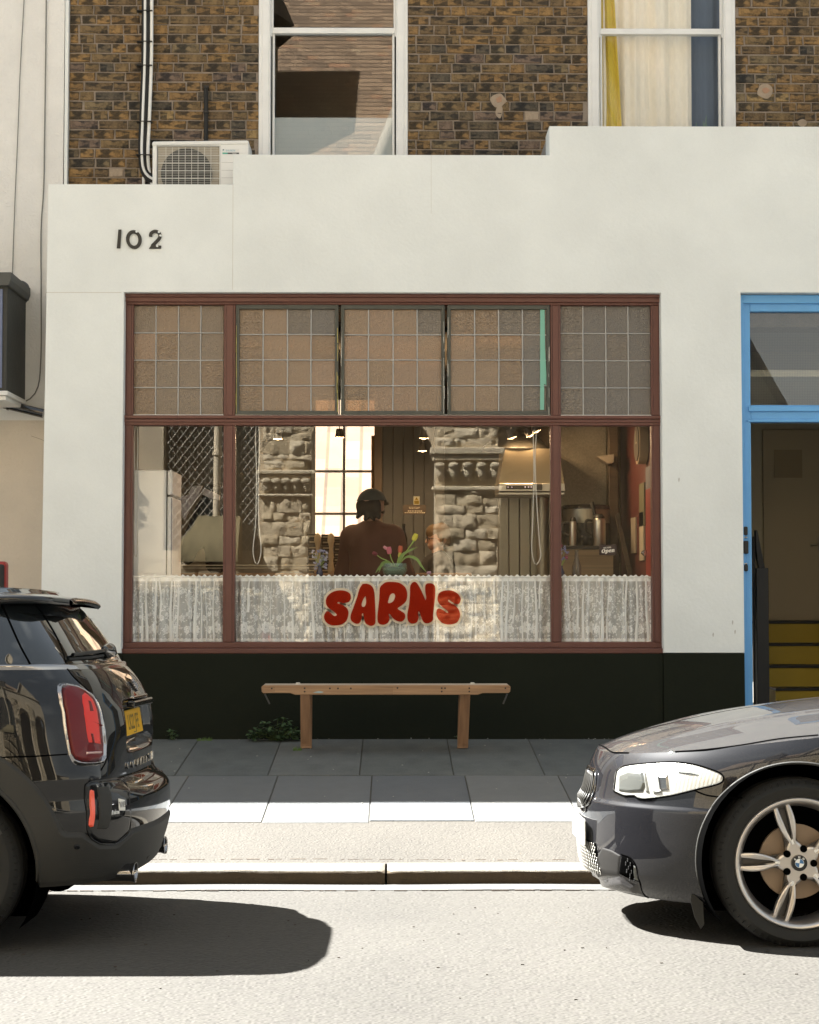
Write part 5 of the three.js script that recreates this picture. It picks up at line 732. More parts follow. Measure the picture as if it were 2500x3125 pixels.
// ---- the neighbour ----------------------------------------------------------------------------
{
  const g = thing('neighbour_building', 'rough cream rendered neighbouring house at the left edge', 'building', [-6, -.3, 0]), xr = XL - .012, split = 2.444;
  part(g, 'rendered_wall', [slab([[-14, split], [xr, split], [xr + .01, 7.0], [-14, 7.0]], -6, -.76, [], .002)], M.render);
  part(g, 'lower_wall', slab([[-14, -.35], [xr, -.35], [xr, split], [-14, split]], -6, -.761, [], .002), M.renderWarm);
  part(g, 'return_wall', slab([[xr + .012, 3.9], [BX0 - .003, 3.9], [BX0 + .003, 7.0], [xr + .012, 7.0]], -1.2, -.757, [], .002), M.white);
  const crack = (pts) => slab(stroke(pts, .0035, 6), -.765, -.7575); part(g, 'crack', [crack([[-2.8, 2.32], [-2.687, 2.275], [-2.627, 2.2]].map((p) => [p[0] - .06, p[1]])), crack([[-3.115, 3.142], [-3.062, 3.067]])], mat([.3, .26, .2], .9));
  const s = thing('sign_box', 'dark projecting sign box with moulded top on neighbouring house', 'sign', [-2.965, 2.576, -.4]);
  const bx = -2.912, zt = -.07, yb = 2.605, yt = 3.345;
  part(s, 'case', rbox(bx - 2.2, bx, yb, yt + .06, -.77, zt, .006), mat([.03, .031, .027], .6, { bumpMap: plasterB, bumpScale: .004 }));
  part(s, 'face_panel', rbox(bx - 2.1, bx - .035, yb + .02, yt + .03, zt - .002, zt + .012, .004), mat([.12, .15, .25], .4));
  part(s, 'moulding', [slab([[bx - 2.25, yt + .05], [bx + .02, yt + .05], [bx + .035, yt + .09], [bx + .035, yt + .15], [bx - 2.25, yt + .15]], -.77, zt + .05, [], .006)], mat([.075, .075, .068], .6));
  part(s, 'ledge', [rbox(bx - 2.2, bx + .01, yb - .035, yb - .002, -.77, zt + .01, .004), rbox(bx - 2.2, bx - .01, yb - .07, yb - .037, -.77, zt - .02, .004)], M.render);
  part(s, 'tar_patch', slab(spline([[-2.976, 3.559], [-2.924, 3.548], [-2.886, 3.506], [-2.892, 3.407], [-2.937, 3.37], [-2.983, 3.464]], 4), -.77, -.756), mat([.09, .095, .11], .9));
  const p = thing('drain_pipe', 'black drain pipe sloping along the neighbouring wall below the sign box', 'pipe', [-2.925, 2.493, -.68]); part(p, 'pipe', rod([-3.059, 2.564, -.68], [-2.749, 2.49, -.68], .036, .036, 16), M.blackGloss); part(p, 'elbow', [ball(-3.063, 2.572, -.68, .04), rod([-3.063, 2.572, -.68], [-3.082, 2.613, -.68], .038, .038, 16)], M.blackGloss); part(p, 'collar', rod([-3.029, 2.557, -.68], [-3.014, 2.553, -.68], .042, .042, 16), M.blackGloss);
  const w = (pts, r, lab) => T('cable', lab, 'cable', tube(pts.map(([x, y]) => [x, y, -.748]), r, 60, 6), mat([.18, .18, .16], .7), 'thin cables on the rendered neighbouring wall');
  w([[-2.768, 5.884], [-2.77, 5.232], [-2.773, 4.66], [-2.777, 4.279], [-2.794, 3.975], [-2.789, 3.444], [-2.788, 2.915], [-2.809, 2.707], [-2.861, 2.621], [-2.958, 2.575], [-3.033, 2.583]], .0052, 'grey cable beside the corner curving under the sign box'); w([[-2.942, 5.883], [-2.971, 5.232], [-2.985, 4.735], [-3.003, 4.202], [-3.019, 3.576]], .0035, 'faint cable running down to the top of the sign box');
  const b = thing('roof_box', 'black box with a red rim standing behind the black car roof', 'box', [-2.7, 1.183, 1.2]); const rx = -2.636, ty = 1.299;
  part(b, 'rim', rbox(rx - .3, rx, ty - 1.2, ty, 1.1, 1.22, .025), M.red); part(b, 'face', rbox(rx - .3, rx - .006, ty - 1.2, ty - .016, 1.15, 1.228, .02), M.rubber); part(b, 'pole', rod([rx - .15, groundY(1.1), 1.16], [rx - .15, ty - 1.15, 1.16], .03), M.black);
}
// ---- what stands behind: yard house, and the church across the street that the glass reflects ---
{
  const g = thing('rear_house', 'pale house with orange tiled roof beyond the rear window', 'house', [-1, 0, -13]); part(g, 'wall', box(-8, 6, -.3, 1.7, -16, -12), mat([.36, .33, .27], .9)); part(g, 'roof', slab([[0, 0], [.1, 0], [4.4, 3.1], [4.3, 3.2]], -8.3, 6.3).rotateY(Math.PI / 2).translate(0, 1.7, -11.6), mat([.42, .33, .25], .85, { map: rep(tileT, .25) }));
  solo('yard', null, null, box(-9, 7, -.25, -.12, -12, -6.3), mat([.2, .19, .16], .9), null, 'structure');
}
{
  const g = thing('gabled_house', 'low gabled stone house beside the church, mirrored in the pane above the blue door', 'house', [8, -.4, 24]); part(g, 'wall', slab([[5.6, -.4], [5.6, 3.6], [7.2, 6.4], [8.8, 3.6], [22, 3.6], [22, -.4]], 24, 28), mat([.5, .42, .3], .95, { map: stoneT })); part(g, 'roof', [slab([[5.4, 3.5], [7.2, 6.7], [7.2, 6.5], [5.5, 3.4]], 23.8, 29), slab([[9.0, 3.5], [7.2, 6.7], [7.2, 6.5], [8.9, 3.4]], 23.8, 29), box(9, 22, 3.6, 3.8, 23.8, 29)], mat([.2, .16, .12], .9, { map: rep(tileT, .5) })); part(g, 'chimney', box(9.6, 10.4, 3.7, 6, 25, 26), mat([.3, .18, .12], .9));
}
{
  const g = thing('church', 'sandstone church across the street, seen only mirrored in the glass', 'church', [0, -.3, 17]), st = mat([.64, .53, .37], .95, { map: rep(stoneT, .7), bumpMap: rep(stoneT, .9), bumpScale: .05 }), dk = mat([.05, .048, .04], .9), zf = 16;
  const stones = [[.74, .60, .40], [.66, .53, .34], [.78, .65, .45], [.58, .46, .29]].map((c) => mat(c, .95, { map: rep(stoneT, 1.4), bumpMap: rep(stoneT, 1.8), bumpScale: .03 }));
  const arch = (cx, hw, spring, pointed) => { const l = [[cx - hw, -.4]]; for (let i = 0; i <= 14; i++) { const t = i / 14; if (pointed) { const a = t < .5 ? Math.PI - t * 2 * 1.12 : (1 - t) * 2 * 1.12, R = hw * 1.4; l.push(t < .5 ? [cx + hw * .4 + R * Math.cos(a), spring + R * Math.sin(a)] : [cx - hw * .4 + R * Math.cos(a), spring + R * Math.sin(a)]); } else l.push([cx + hw * Math.cos(Math.PI * (1 - t)), spring + hw * Math.sin(Math.PI * (1 - t))]); } l.push([cx + hw, -.4]); return l; };
  const wx = -2.98, holes = [arch(-.32, 1.0, 3.2, false), arch(3.35, 1.58, 2.9, false), arch(-6.4, 1.0, 3.2, false)], win = arch(wx, .78, 4.2, true).map(([x, y]) => [x, Math.max(y, 1.75)]);
  part(g, 'wall', slab([[-14, -.42], ...[], [-14, 8.2], [5.0, 8.2], [5.0, -.42]], zf, zf + .8, [...holes.map((h) => h.map(([x, y]) => [x, Math.max(y, -.4)])), win]), st);
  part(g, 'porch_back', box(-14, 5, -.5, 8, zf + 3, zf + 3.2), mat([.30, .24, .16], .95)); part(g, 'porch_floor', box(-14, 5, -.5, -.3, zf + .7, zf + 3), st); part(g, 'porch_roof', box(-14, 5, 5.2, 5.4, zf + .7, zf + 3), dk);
  const lw = sub(g, 'gothic_window'); part(lw, 'glass', box(wx - .9, wx + .9, 1.7, 6.2, zf + .35, zf + .4), mat([.03, .035, .03], .15)); const gd = []; for (let i = -34; i < 40; i++) { gd.push(rod([wx - .85, 1.8 + i * .17, zf + .04], [wx + .85, 1.8 + i * .17 + 2.2, zf + .04], .0058, .0058, 4), rod([wx + .85, 1.8 + i * .17, zf + .05], [wx - .85, 1.8 + i * .17 + 2.2, zf + .05], .0058, .0058, 4)); }
  part(lw, 'wire_guard', cut(join(gd), (x, y) => Math.min(y - 1.76, 5.6 - y)), mat([.42, .38, .31], .6));
  const pier = (x0, x1, cy0, cy1, name) => { const s = sub(g, name); let y = -.35; while (y < 5.4) { if (y >= cy0 - .02 && y < cy1) { y = cy1; continue; } const h = Math.min(rr(.11, .24), (y < cy0 ? cy0 : 5.5) - y); let x = x0 + rr(-.03, .02); while (x < x1 - .08) { const w = Math.min(rr(.18, .46), x1 + rr(-.02, .04) - x); if (w > .08) { const b = new THREE.BoxGeometry(w - .004, h - .004, .3, 8, 5, 1), p = b.attributes.position, sd = rnd() * 50; for (let i = 0; i < p.count; i++) { const X = p.getX(i) / w * 2, Y = p.getY(i) / h * 2, e = (1 - X ** 6) * (1 - Y ** 6), q = fbm(p.getX(i) * 9 + sd + 60, p.getY(i) * 9 + sd + 60, 9999, 91, 3) - .5; if (p.getZ(i) < 0) p.setZ(i, p.getZ(i) - e * (.018 + .11 * q)); p.setX(i, p.getX(i) + .012 * q); p.setY(i, p.getY(i) + .012 * q); } b.computeVertexNormals(); piece(s, 'stone', uvBox(b), stones[rnd() * 4 | 0], [x + w / 2, y + h / 2, zf - .06 + rr(-.03, .03)]); } x += w; } y += h; }
    part(s, 'core', box(x0 + .02, x1 - .02, -.4, 5.4, zf - .185, zf), stones[1]); const c = [], m = (y0, y1, out) => c.push(rbox(x0 - out, x1 + out, y0, y1, zf - .2 - out, zf + .1, .02)); const ch = cy1 - cy0; m(cy1 - ch * .16, cy1, .1); m(cy1 - ch * .3, cy1 - ch * .17, .06); m(cy0, cy0 + ch * .1, .07); part(s, 'capital', c, stones[2]);
    const lf = [], n = 5; for (let i = 0; i < n; i++) { const cx = lerp(x0 + .06, x1 - .06, i / (n - 1)); lf.push(ball(cx, cy0 + ch * .45, zf - .22, .10, .85, 1.3, .7, 12), ball(cx, cy0 + ch * .58, zf - .28, .062, 1.4, .9, 1, 10), ball(cx + .03, cy0 + ch * .3, zf - .2, .06, 1.2, 1, .8, 8)); } part(s, 'carved_leaf', lf, stones[2]); };
  pier(-2.12, -1.36, 2.62, 3.05, 'left_pier'); pier(.70, 1.72, 2.72, 3.42, 'right_pier'); pier(-5.35, -4.6, 2.7, 3.2, 'outer_pier');
  const vous = sub(g, 'arch_ring'); for (const cx of [-.32, -6.4]) for (let i = 0; i < 13; i++) { const a = Math.PI * (i + .5) / 13; piece(vous, 'voussoir', uvBox(new RoundedBoxGeometry(.34, .27, .3, 1, .02)), stones[i % 4], [cx + 1.2 * Math.cos(a), 3.35 + 1.2 * Math.sin(a), zf - .06], [0, 0, a]); }
  const bt = sub(g, 'buttress'); part(bt, 'cap', (() => { const q = new THREE.BoxGeometry(.95, .75, .8, 6, 4, 4), p = q.attributes.position; for (let i = 0; i < p.count; i++) { const t = p.getY(i) / .75 + .5, n = .02 * (fbm(p.getX(i) * 5 + 60, p.getY(i) * 5 + 60, 999, 93, 3) - .5); p.setZ(i, lerp(p.getZ(i), .4 - (.4 - p.getZ(i)) * lerp(1, .35, smooth(.25, 1, t)), 1) + n); p.setX(i, p.getX(i) < 0 ? p.getX(i) * lerp(1, .45, smooth(.3, 1, t)) : p.getX(i)); p.setY(i, p.getY(i) + n); } q.computeVertexNormals(); return uvBox(q.translate(-2.95, 1.93, zf - .4)); })(), mat([.22, .175, .09], .95, { map: rep(stoneT, 2) }));
  const bst = mat([.26, .20, .12], .95, { map: rep(stoneT, 2) });
  { let y = -.35; while (y < 1.5) { const h = rr(.16, .24); for (let x = -3.42; x < -2.5;) { const w = rr(.2, .4); const b = new RoundedBoxGeometry(w - .02, h - .02, .7, 2, .04); piece(bt, 'stone', uvBox(b), bst, [x + w / 2, y + h / 2, zf - .38 + rr(-.02, .02)]); x += w; } y += h; } }
  const dp = part(g, 'rain_pipe', [rod([-2.88, 2.2, zf - .12], [-2.82, 8.1, zf - .12], .06, .06, 14), rod([-2.87, 3.3, zf - .12], [-2.868, 3.36, zf - .12], .08, .08, 14), rod([-2.85, 4.5, zf - .12], [-2.848, 4.58, zf - .12], .085, .085, 14), rod([-4.5, -.3, zf - .12], [-4.5, 8, zf - .12], .06, .06, 12)], mat([.55, .46, .32], .6));
  const tm = mat([.29, .245, .195], .9, { map: rep(tileT, .5, .5), bumpMap: rep(tileT, .5), bumpScale: .03 }); const L = 9; part(g, 'roof', sheet((u, v) => [lerp(-14, 5, u), 8.1 + 7.2 * v, zf - .25 + 6.2 * v], 0, 1, 4, 0, 1, 4), tm); { const r = g.children[g.children.length - 1].geometry.attributes.uv; for (let i = 0; i < r.count; i++) r.setXY(i, r.getX(i) * 19, r.getY(i) * 9.5); }
  part(g, 'gable', slab([[-.25, 8.2], [4.2, 8.2], [2.0, 14]], zf - .1, zf + 3.5, []), st); part(g, 'gable_coping', [rod([-.4, 8.1, zf - .16], [2.0, 14.3, zf - .16], .13, .13, 8), rod([4.4, 8.1, zf - .16], [2.0, 14.3, zf - .16], .13, .13, 8)], mat([.34, .29, .22], .9));
  part(g, 'added_turret', [box(-3.6, -2.1, 8, 11, zf - .1, zf + 1.5), new THREE.ConeGeometry(1.1, 2.5, 8).translate(-2.85, 12.2, zf + .7)], mat([.07, .06, .045], .95)); part(g, 'cornice', rbox(-14, 5, 7.9, 8.2, zf - .22, zf + .1, .03), stones[1]);  // turret is added, coloured dark to give the mirrored roof its shade
}
// ---- cars -------------------------------------------------------------------------------------
const font = await new FontLoader().loadAsync('fonts/droid/droid_sans_bold.typeface.json');
const text = (s, size, depth) => { const g = new TextGeometry(s, { font, size, depth, curveSegments: 4, bevelEnabled: true, bevelSize: size * .02, bevelThickness: depth * .3, bevelSegments: 1 }); g.computeBoundingBox(); return g.translate(-(g.boundingBox.max.x + g.boundingBox.min.x) / 2, 0, 0); };
const flake = tex(256, 256, (u, v) => .8 + .2 * hash(u * 256 | 0, v * 256 | 0, 95)), dust = tex(512, 512, (u, v) => { const a = fbm(u * 4, v * 4, 4, 97, 5), b = hash(u * 512 | 0, v * 512 | 0, 98); return [0, .08 + .10 * a + (b > .993 ? .5 : 0), 0]; });
const ribT = tex(256, 64, (u) => .5 + .5 * Math.sin(u * 6.283 * 34) * smooth(.3, .5, u)); 
const C = {
  blackPaint: mat([.007, .0075, .0085], .6, { specularIntensity: .1, clearcoat: 1, clearcoatRoughness: .015 }),
  greyPaint: mat([.0095, .0095, .0115], .5, { metalness: .05, specularIntensity: .12, clearcoat: 1, clearcoatRoughness: .012, map: rep(flake, 8) }),
  greyPaintDusty: mat([.031, .0295, .030], .6, { metalness: .1, specularIntensity: .2, clearcoat: 1, clearcoatRoughness: .03, map: rep(flake, 8) }),
  glass: mat([.008, .010, .011], .02, { clearcoat: 1, clearcoatRoughness: 0, ior: 1.6 }),
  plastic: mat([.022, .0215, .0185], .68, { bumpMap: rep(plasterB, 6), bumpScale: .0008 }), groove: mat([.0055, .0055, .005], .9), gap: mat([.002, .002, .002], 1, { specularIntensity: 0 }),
  redLens: mat([.11, .004, .004], .35, { specularIntensity: .3, clearcoat: .5, clearcoatRoughness: .02 }), redCore: mat([.62, .028, .016], .4, { specularIntensity: .3, clearcoat: .5, clearcoatRoughness: .02 }), reflector: mat([.85, .10, .05], .3, { clearcoat: 1 }),
  alloy: mat([.56, .53, .5], .3, { metalness: .9 }), alloyDark: mat([.09, .085, .08], .35, { metalness: .8 }), tyre: mat([.0145, .0143, .0125], .85, { bumpMap: rep(stoneT, 4), bumpScale: .001 }), disc: mat([.27, .20, .14], .5, { metalness: .6 }),
  lampSilver: mat([.44, .44, .41], .32, { metalness: .35, bumpMap: ribT, bumpScale: .0005 }), lampGrey: mat([.13, .135, .125], .3, { metalness: .4 }), smoked: mat([.2, .2, .2], .12, { metalness: 1 }), surround: mat([.36, .35, .35], .10, { metalness: 1 }), clear: mat([1, 1, 1], .01, { transmission: 1, thickness: 0, ior: 1.6 }),
};
const spin = (g) => g.rotateX(Math.PI / 2);
function wheel(car, name, x, y, z, R, rim, side, spokes) {           // z = outer face; side 1 faces the camera
  const w = sub(car, name), W = .115, P = (r, a) => new THREE.Vector2(r, a), put = (g) => { if (side < 0) g.rotateY(Math.PI); return g.translate(x, y, z - side * W); };
  const prof = [P(rim - .012, -W + .02), P(rim + .02, -W), P((rim + R) / 2 + .01, -W - .008), P(R - .022, -W + .012), P(R - .004, -W + .035), ...[-.055, -.05, -.02, -.015, .015, .02, .05, .055].map((a, i) => P(R - ([0, 1, 1, 0, 0, 1, 1, 0][i] ? .0 : .006), a)), P(R - .004, W - .035), P(R - .022, W - .012), P((rim + R) / 2 + .012, W + .006), P((rim + R) / 2 + .008, W + .008), P(rim + .022, W - .004), P(rim + .012, W - .014), P(rim - .012, W - .02)];
  part(w, 'tyre', put(spin(new THREE.LatheGeometry(prof, 96))), C.tyre);
  const notch = []; for (let i = 0; i < 72; i++) { const a = i / 72 * 6.283; notch.push(new THREE.BoxGeometry(.022, .0026, .012).translate(R - .018, 0, W - .016).rotateZ(a)); } part(w, 'tread_groove', put(join(notch)), C.groove, { kind: 'stuff' });
  part(w, 'rim', put(spin(new THREE.LatheGeometry([P(rim - .01, -W + .02), P(rim - .02, -.03), P(rim - .028, .03), P(rim - .022, .075), P(rim - .014, .09), P(rim - .008, .106), P(rim + .004, .113), P(rim + .011, .111), P(rim + .014, .10)], 96))), spokes ? C.alloy : C.alloyDark);
  part(w, 'brake_disc', put(spin(new THREE.CylinderGeometry(rim * .6, rim * .6, .02, 48)).translate(0, 0, .015)), spokes ? C.disc : C.alloyDark); part(w, 'hub_back', put(spin(new THREE.CylinderGeometry(rim - .03, rim - .03, .02, 48)).translate(0, 0, -.03)), C.gap);
  return { w, put, W };
}
const groove = (car, f, uv, r = .0032, d = .0005) => part(car, 'panel_gap', tube(along(f, uv, d), r, uv.length * 12, 6), C.gap);
// --- the black hatchback, its tail at the left of the street
{
  const g = thing('hatchback', 'glossy black hatchback parked at the left, tail towards the bench', 'car', [-1.02, -.37, 5.47]); g.rotation.x = -.028; origin.set(g, [0, 0, 0]);
  const wx = -.80, wy = .335, R = .405, arch = (x, y) => Math.min(Math.hypot(x - wx, y - wy) - R, Math.hypot(x - wx + 2.67, y - wy) - R);
  const f = hatchSurf;
  const front = (u, h) => { const k = u <= 1 ? 1 - u : u >= 3 ? u - 3 : 0; const p = f(u, h); return p; };
  part(g, 'body', cut(sheet(f, 0, 4, 420, .262, 1.142, 130), (x, y) => arch(x, y)), C.blackPaint);
  part(g, 'nose', [sheet((u, v) => { const q = Math.sin(u * Math.PI / 2); return [-2.9 - 1.2 * q, lerp(.16, lerp(1.142, .80, u * u), v), .89 * Math.pow(Math.cos(u * Math.PI / 2), .55)]; }, 0, 1, 40, 0, 1, 8, true), sheet((u, v) => { const q = Math.sin(u * Math.PI / 2); return [-2.9 - 1.2 * q, lerp(.16, lerp(1.142, .80, u * u), v), -.89 * Math.pow(Math.cos(u * Math.PI / 2), .55)]; }, 0, 1, 40, 0, 1, 8), sheet((u, v) => [-2.9 - 1.2 * Math.sin(u * Math.PI / 2), lerp(1.142, .80, u * u) + .04 * (1 - v * v), v * .89 * Math.pow(Math.cos(u * Math.PI / 2), .55)], 0, 1, 30, -1, 1, 20, true)], C.blackPaint);
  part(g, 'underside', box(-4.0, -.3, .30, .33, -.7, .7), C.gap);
  const gh = part(g, 'glasshouse', [sheet(f, .35, 3.65, 300, 1.139, 1.47, 50), sheet((u, v) => { const a = lerp(.835, .64, v); return [lerp(-3.0, -2.35, v) + .06 * (1 - u * u) * -1, lerp(1.14, 1.47, v), u * a]; }, -1, 1, 20, 0, 1, 10)], C.glass);
  const seam = (pts, r = .004) => part(gh, 'window_seam', tube(along(f, pts, .001), r, 40, 6), C.gap);
  seam(pairs(1.326, 1.409, 1.312, 1.315, 1.31, 1.221, 1.316, 1.144)); seam(pairs(1.532, 1.405, 1.538, 1.352, 1.534, 1.246, 1.498, 1.143), .0028);
  part(gh, 'rear_pane', plate(f, [...pairs(1.696, 1.395, 1.676, 1.336, 1.658, 1.264, 1.645, 1.184, 1.638, 1.146), [2.35, 1.165], [2.3, 1.3], [2.25, 1.42], [1.75, 1.43]], { rise: .003, edge: .01, k: .9 }), mat([.014, .016, .014], .015, { clearcoat: 1, ior: 1.6 }));
  // roof with its spoiler lip
  const roofSec = (s, x) => { const q = Math.abs(s), e = smooth(-.9, -.372, x), cr = lerp(1, .22, e), t = lerp(.062, .030, e), sg = Math.sign(s), w = hatchRoofW(x), y = hatchRoofY(x); if (q <= 1) { const z = q; return [x, y - cr * (.03 * z * z + .018 * Math.pow(z, 8)), sg * w * z]; } const v = q - 1, a = Math.min(1, v) * Math.PI, dz = .028 * Math.sin(Math.min(a, Math.PI)), dy = -t * (1 - Math.cos(a)) / 2; return v <= 1 ? [x, y - .048 * cr + dy, sg * (w + dz)] : [x, y - .048 * cr - t, sg * w * (2 - v)]; };
  part(g, 'roof', [sheet(roofSec, -3, 3, 160, -3.0, -.372, 90, true), sheet((s, v) => { const a = roofSec(s, -.372), b = roofSec(3 * Math.sign(s) - s + 0, -.372); return [-.372 + .014 * Math.sin(v * Math.PI), lerp(a[1], a[1] - .03, v), a[2]]; }, -1.2, 1.2, 60, 0, 1, 8)], C.blackPaint);
  part(g, 'spoiler_underside', sheet((s, x) => [x, hatchRoofY(x) - .09 + .0 * s, s * hatchRoofW(x) * .98], -1, 1, 20, -.8, -.39, 8), C.plastic);
  part(g, 'brake_lamp', rbox(-.50, -.43, 1.372, 1.392, -.16, .16, .006), C.glass);
  part(g, 'roof_seam', tube([[-1.02, 1.512, .25], [-1.25, 1.522, .40], [-1.6, 1.528, .47], [-2.2, 1.525, .47]], .006, 40, 6), C.gap);
  const strip = (n, h0, h1, d, m) => part(g, n, sheet((u, v) => offsetFrom(f)(u, lerp(h0, h1, v), d * Math.sin(v * Math.PI)), .3, 3.7, 300, 0, 1, 8), m);
  strip('chrome_waist_trim', 1.128, 1.152, .011, C.surround);
  // wheel arch and bumper cladding
  const clad = (u0, u1, h0, h1, keep, d = .012) => cut(sheet((u, h) => offsetFrom(f)(u, h, d * smooth(-.004, .016, keep(...f(u, h), u))), u0, u1, 220, h0, h1, 110), (x, y, z, a, b) => { const u = lerp(u0, u1, a), h = lerp(h0, h1, b); return Math.min(keep(...f(u, h), u), arch(...f(u, h))); });
  const ring = (x, y) => Math.min(.518 - Math.hypot(x - wx, y - wy), .6);
  part(g, 'arch_cladding', [clad(.4, 1.6, .265, .98, (x, y, z, u) => Math.max(ring(x, y), .34 - y) * 1), clad(2.4, 3.6, .265, .98, (x, y, z, u) => Math.max(ring(x, y), .34 - y))], C.plastic);
  const bpTop = pairs(1.207, 0.567, 1.253, 0.491, 1.273, 0.48, 1.35, 0.476, 1.439, 0.423, 1.532, 0.413, 1.616, 0.464, 1.687, 0.468);
  const bp = [[1.0, .262], [1.0, bpTop[0][1]], ...bpTop, [2, .47], ...bpTop.slice().reverse().map(([u, v]) => [4 - u, v]), [3.0, bpTop[0][1]], [3.0, .262]];
  part(g, 'bumper_cladding', cut(plate(f, bp, { rise: .013, edge: .02, n: 150, k: .9 }), (x, y) => arch(x, y)), C.plastic);
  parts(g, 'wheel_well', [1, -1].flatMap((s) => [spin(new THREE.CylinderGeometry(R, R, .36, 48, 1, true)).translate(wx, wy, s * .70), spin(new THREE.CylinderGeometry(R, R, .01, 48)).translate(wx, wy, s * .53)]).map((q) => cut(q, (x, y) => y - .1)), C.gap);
  part(g, 'arch_lip', [1, -1].flatMap((s) => { const pts = []; for (let i = 0; i <= 40; i++) { const a = -.42 + i / 40 * (Math.PI + .84), x = wx + (R - .002) * Math.cos(a), y = wy + (R - .002) * Math.sin(a); if (y < .268) continue; const k = (x + 2.9) / (hatchX(y) - hatchA(y) + 2.9); let z = hatchW(y) + .008; if (k > 1) { let lo = 1, hi = 2; for (let q = 0; q < 30; q++) { const m = (lo + hi) / 2; f(m, y)[0] < x ? lo = m : hi = m; } z = f(lo, y)[2] + .008; } pts.push([x, y, s * z]); } return tube(pts, .011, 60, 8); }), C.plastic);
  for (const [n, s] of [['wheel', 1], ['wheel', -1]]) for (const q of [0, -2.67]) { const { w, put, W } = wheel(g, n, wx + q, wy, s * .905, .335, .235, s, false); const sp = []; for (let i = 0; i < 5; i++) sp.push(slab([[.03, -.03], [.235, -.045], [.235, .045], [.03, .03]], .05, .075, [], .004).rotateZ(i * 1.2566)); part(w, 'spoke', put(join(sp)), C.alloyDark);
    if (s > 0 && q === 0) { const l = [...'BRIDGESTONE'].map((c, i) => text(c, .04, .003).translate(0, .262, W + .007).rotateZ(.62 - i * .165)); part(w, 'tyre_lettering', put(join(l)), mat([.04, .038, .034], .6)); } }
  // lamps
  const lampOut = pairs(1.369, 1.062, 1.39, 1.072, 1.421, 1.074, 1.467, 1.064, 1.499, 1.046, 1.525, 1.024, 1.536, 0.99, 1.537, 0.934, 1.541, 0.872, 1.538, 0.811, 1.524, 0.76, 1.503, 0.744, 1.452, 0.739, 1.383, 0.74, 1.353, 0.745, 1.337, 0.758, 1.33, 0.784, 1.332, 0.847, 1.329, 0.916, 1.337, 0.992, 1.353, 1.039);
  const lampIn = pairs(1.391, 1.054, 1.424, 1.065, 1.462, 1.058, 1.498, 1.037, 1.521, 1.008, 1.522, 0.96, 1.522, 0.891, 1.52, 0.821, 1.509, 0.774, 1.48, 0.761, 1.423, 0.758, 1.38, 0.763, 1.353, 0.774, 1.344, 0.792, 1.347, 0.843, 1.347, 0.915, 1.352, 0.979, 1.373, 1.034);
  const core = pairs(1.436, 1.033, 1.476, 1.047, 1.5, 1.031, 1.518, 1.003, 1.519, 0.961, 1.518, 0.9, 1.515, 0.839, 1.51, 0.803, 1.399, 0.807, 1.398, 0.879, 1.399, 0.948, 1.41, 0.999), core2 = pairs(1.392, 0.94, 1.515, 0.9, 1.515, 0.89, 1.393, 0.933), core3 = pairs(1.459, 1.006, 1.487, 0.997, 1.483, 0.945, 1.445, 0.946), core4 = pairs(1.433, 0.878, 1.465, 0.872, 1.464, 0.816, 1.436, 0.818), rev = pairs(1.401, 0.8, 1.495, 0.798, 1.492, 0.779, 1.4, 0.78);
  for (const mirror of [false, true]) {
    const t = sub(g, 'tail_lamp'), o = { k: .9, mirror, n: 70 };
    part(t, 'chrome_surround', plate(f, lampOut, { ...o, rise: .014, edge: .012, hole: lampIn, n: 110 }), C.surround);
    part(t, 'lens', plate(f, lampIn, { ...o, rise: .006, edge: .008, bulge: .012 }), C.redLens);
    part(t, 'bright_core', plate(f, core, { ...o, rise: .019, edge: .03 }), C.redCore); parts(t, 'dark_bar', [plate(f, core2, { ...o, rise: .0235, edge: .006 }), plate(f, core3, { ...o, rise: .0225, edge: .012 }), plate(f, core4, { ...o, rise: .0225, edge: .012 })], C.redLens);  // core is a brighter red than the lens around it
    part(t, 'reversing_lens', plate(f, rev, { ...o, rise: .021, edge: .01 }), mat([.62, .42, .40], .2, { clearcoat: 1 }));
    const vent = pairs(1.37, 0.662, 1.387, 0.673, 1.487, 0.676, 1.638, 0.665, 1.665, 0.641, 1.59, 0.604, 1.597, 0.458, 1.532, 0.414, 1.438, 0.425, 1.379, 0.464, 1.362, 0.564);
    const b = sub(g, 'bumper_corner'); part(b, 'gloss_panel', plate(f, vent, { ...o, rise: .006, edge: .01 }), C.blackPaint);
    part(b, 'panel_lip', tube(along(f, [...vent, vent[0]].map(([u, v]) => [mirror ? 4 - u : u, v]), .004), .0028, 90, 6), C.blackPaint);
    part(b, 'reflector', plate(f, pairs(1.381, 0.643, 1.392, 0.649, 1.409, 0.642, 1.406, 0.604, 1.396, 0.519, 1.394, 0.493, 1.379, 0.492, 1.369, 0.503, 1.371, 0.585), { ...o, rise: .012, edge: .008 }), C.reflector);
    part(b, 'grey_insert', plate(f, pairs(1.421, 0.658, 1.495, 0.653, 1.499, 0.64, 1.469, 0.486, 1.458, 0.477, 1.405, 0.483), { ...o, rise: .010, edge: .008 }), C.plastic);
    if (!mirror) part(b, 'badge', plate(f, pairs(1.517, 0.601, 1.558, 0.59, 1.552, 0.54, 1.512, 0.547), { ...o, rise: .010, edge: .006 }), mat([1, 1, 1], .4, { map: canvasTex(96, 128, (c) => { c.fillStyle = '#0d0d0d'; c.fillRect(0, 0, 96, 128); c.fillStyle = '#d9d9d2'; c.fillRect(8, 10, 80, 108); c.fillStyle = '#1a1a1a'; c.font = 'bold 40px sans-serif'; c.save(); c.translate(48, 76); c.textAlign = 'center'; c.scale(.7, 1.7); c.fillText('WM9', 0, 6); c.restore(); }) }));
  }
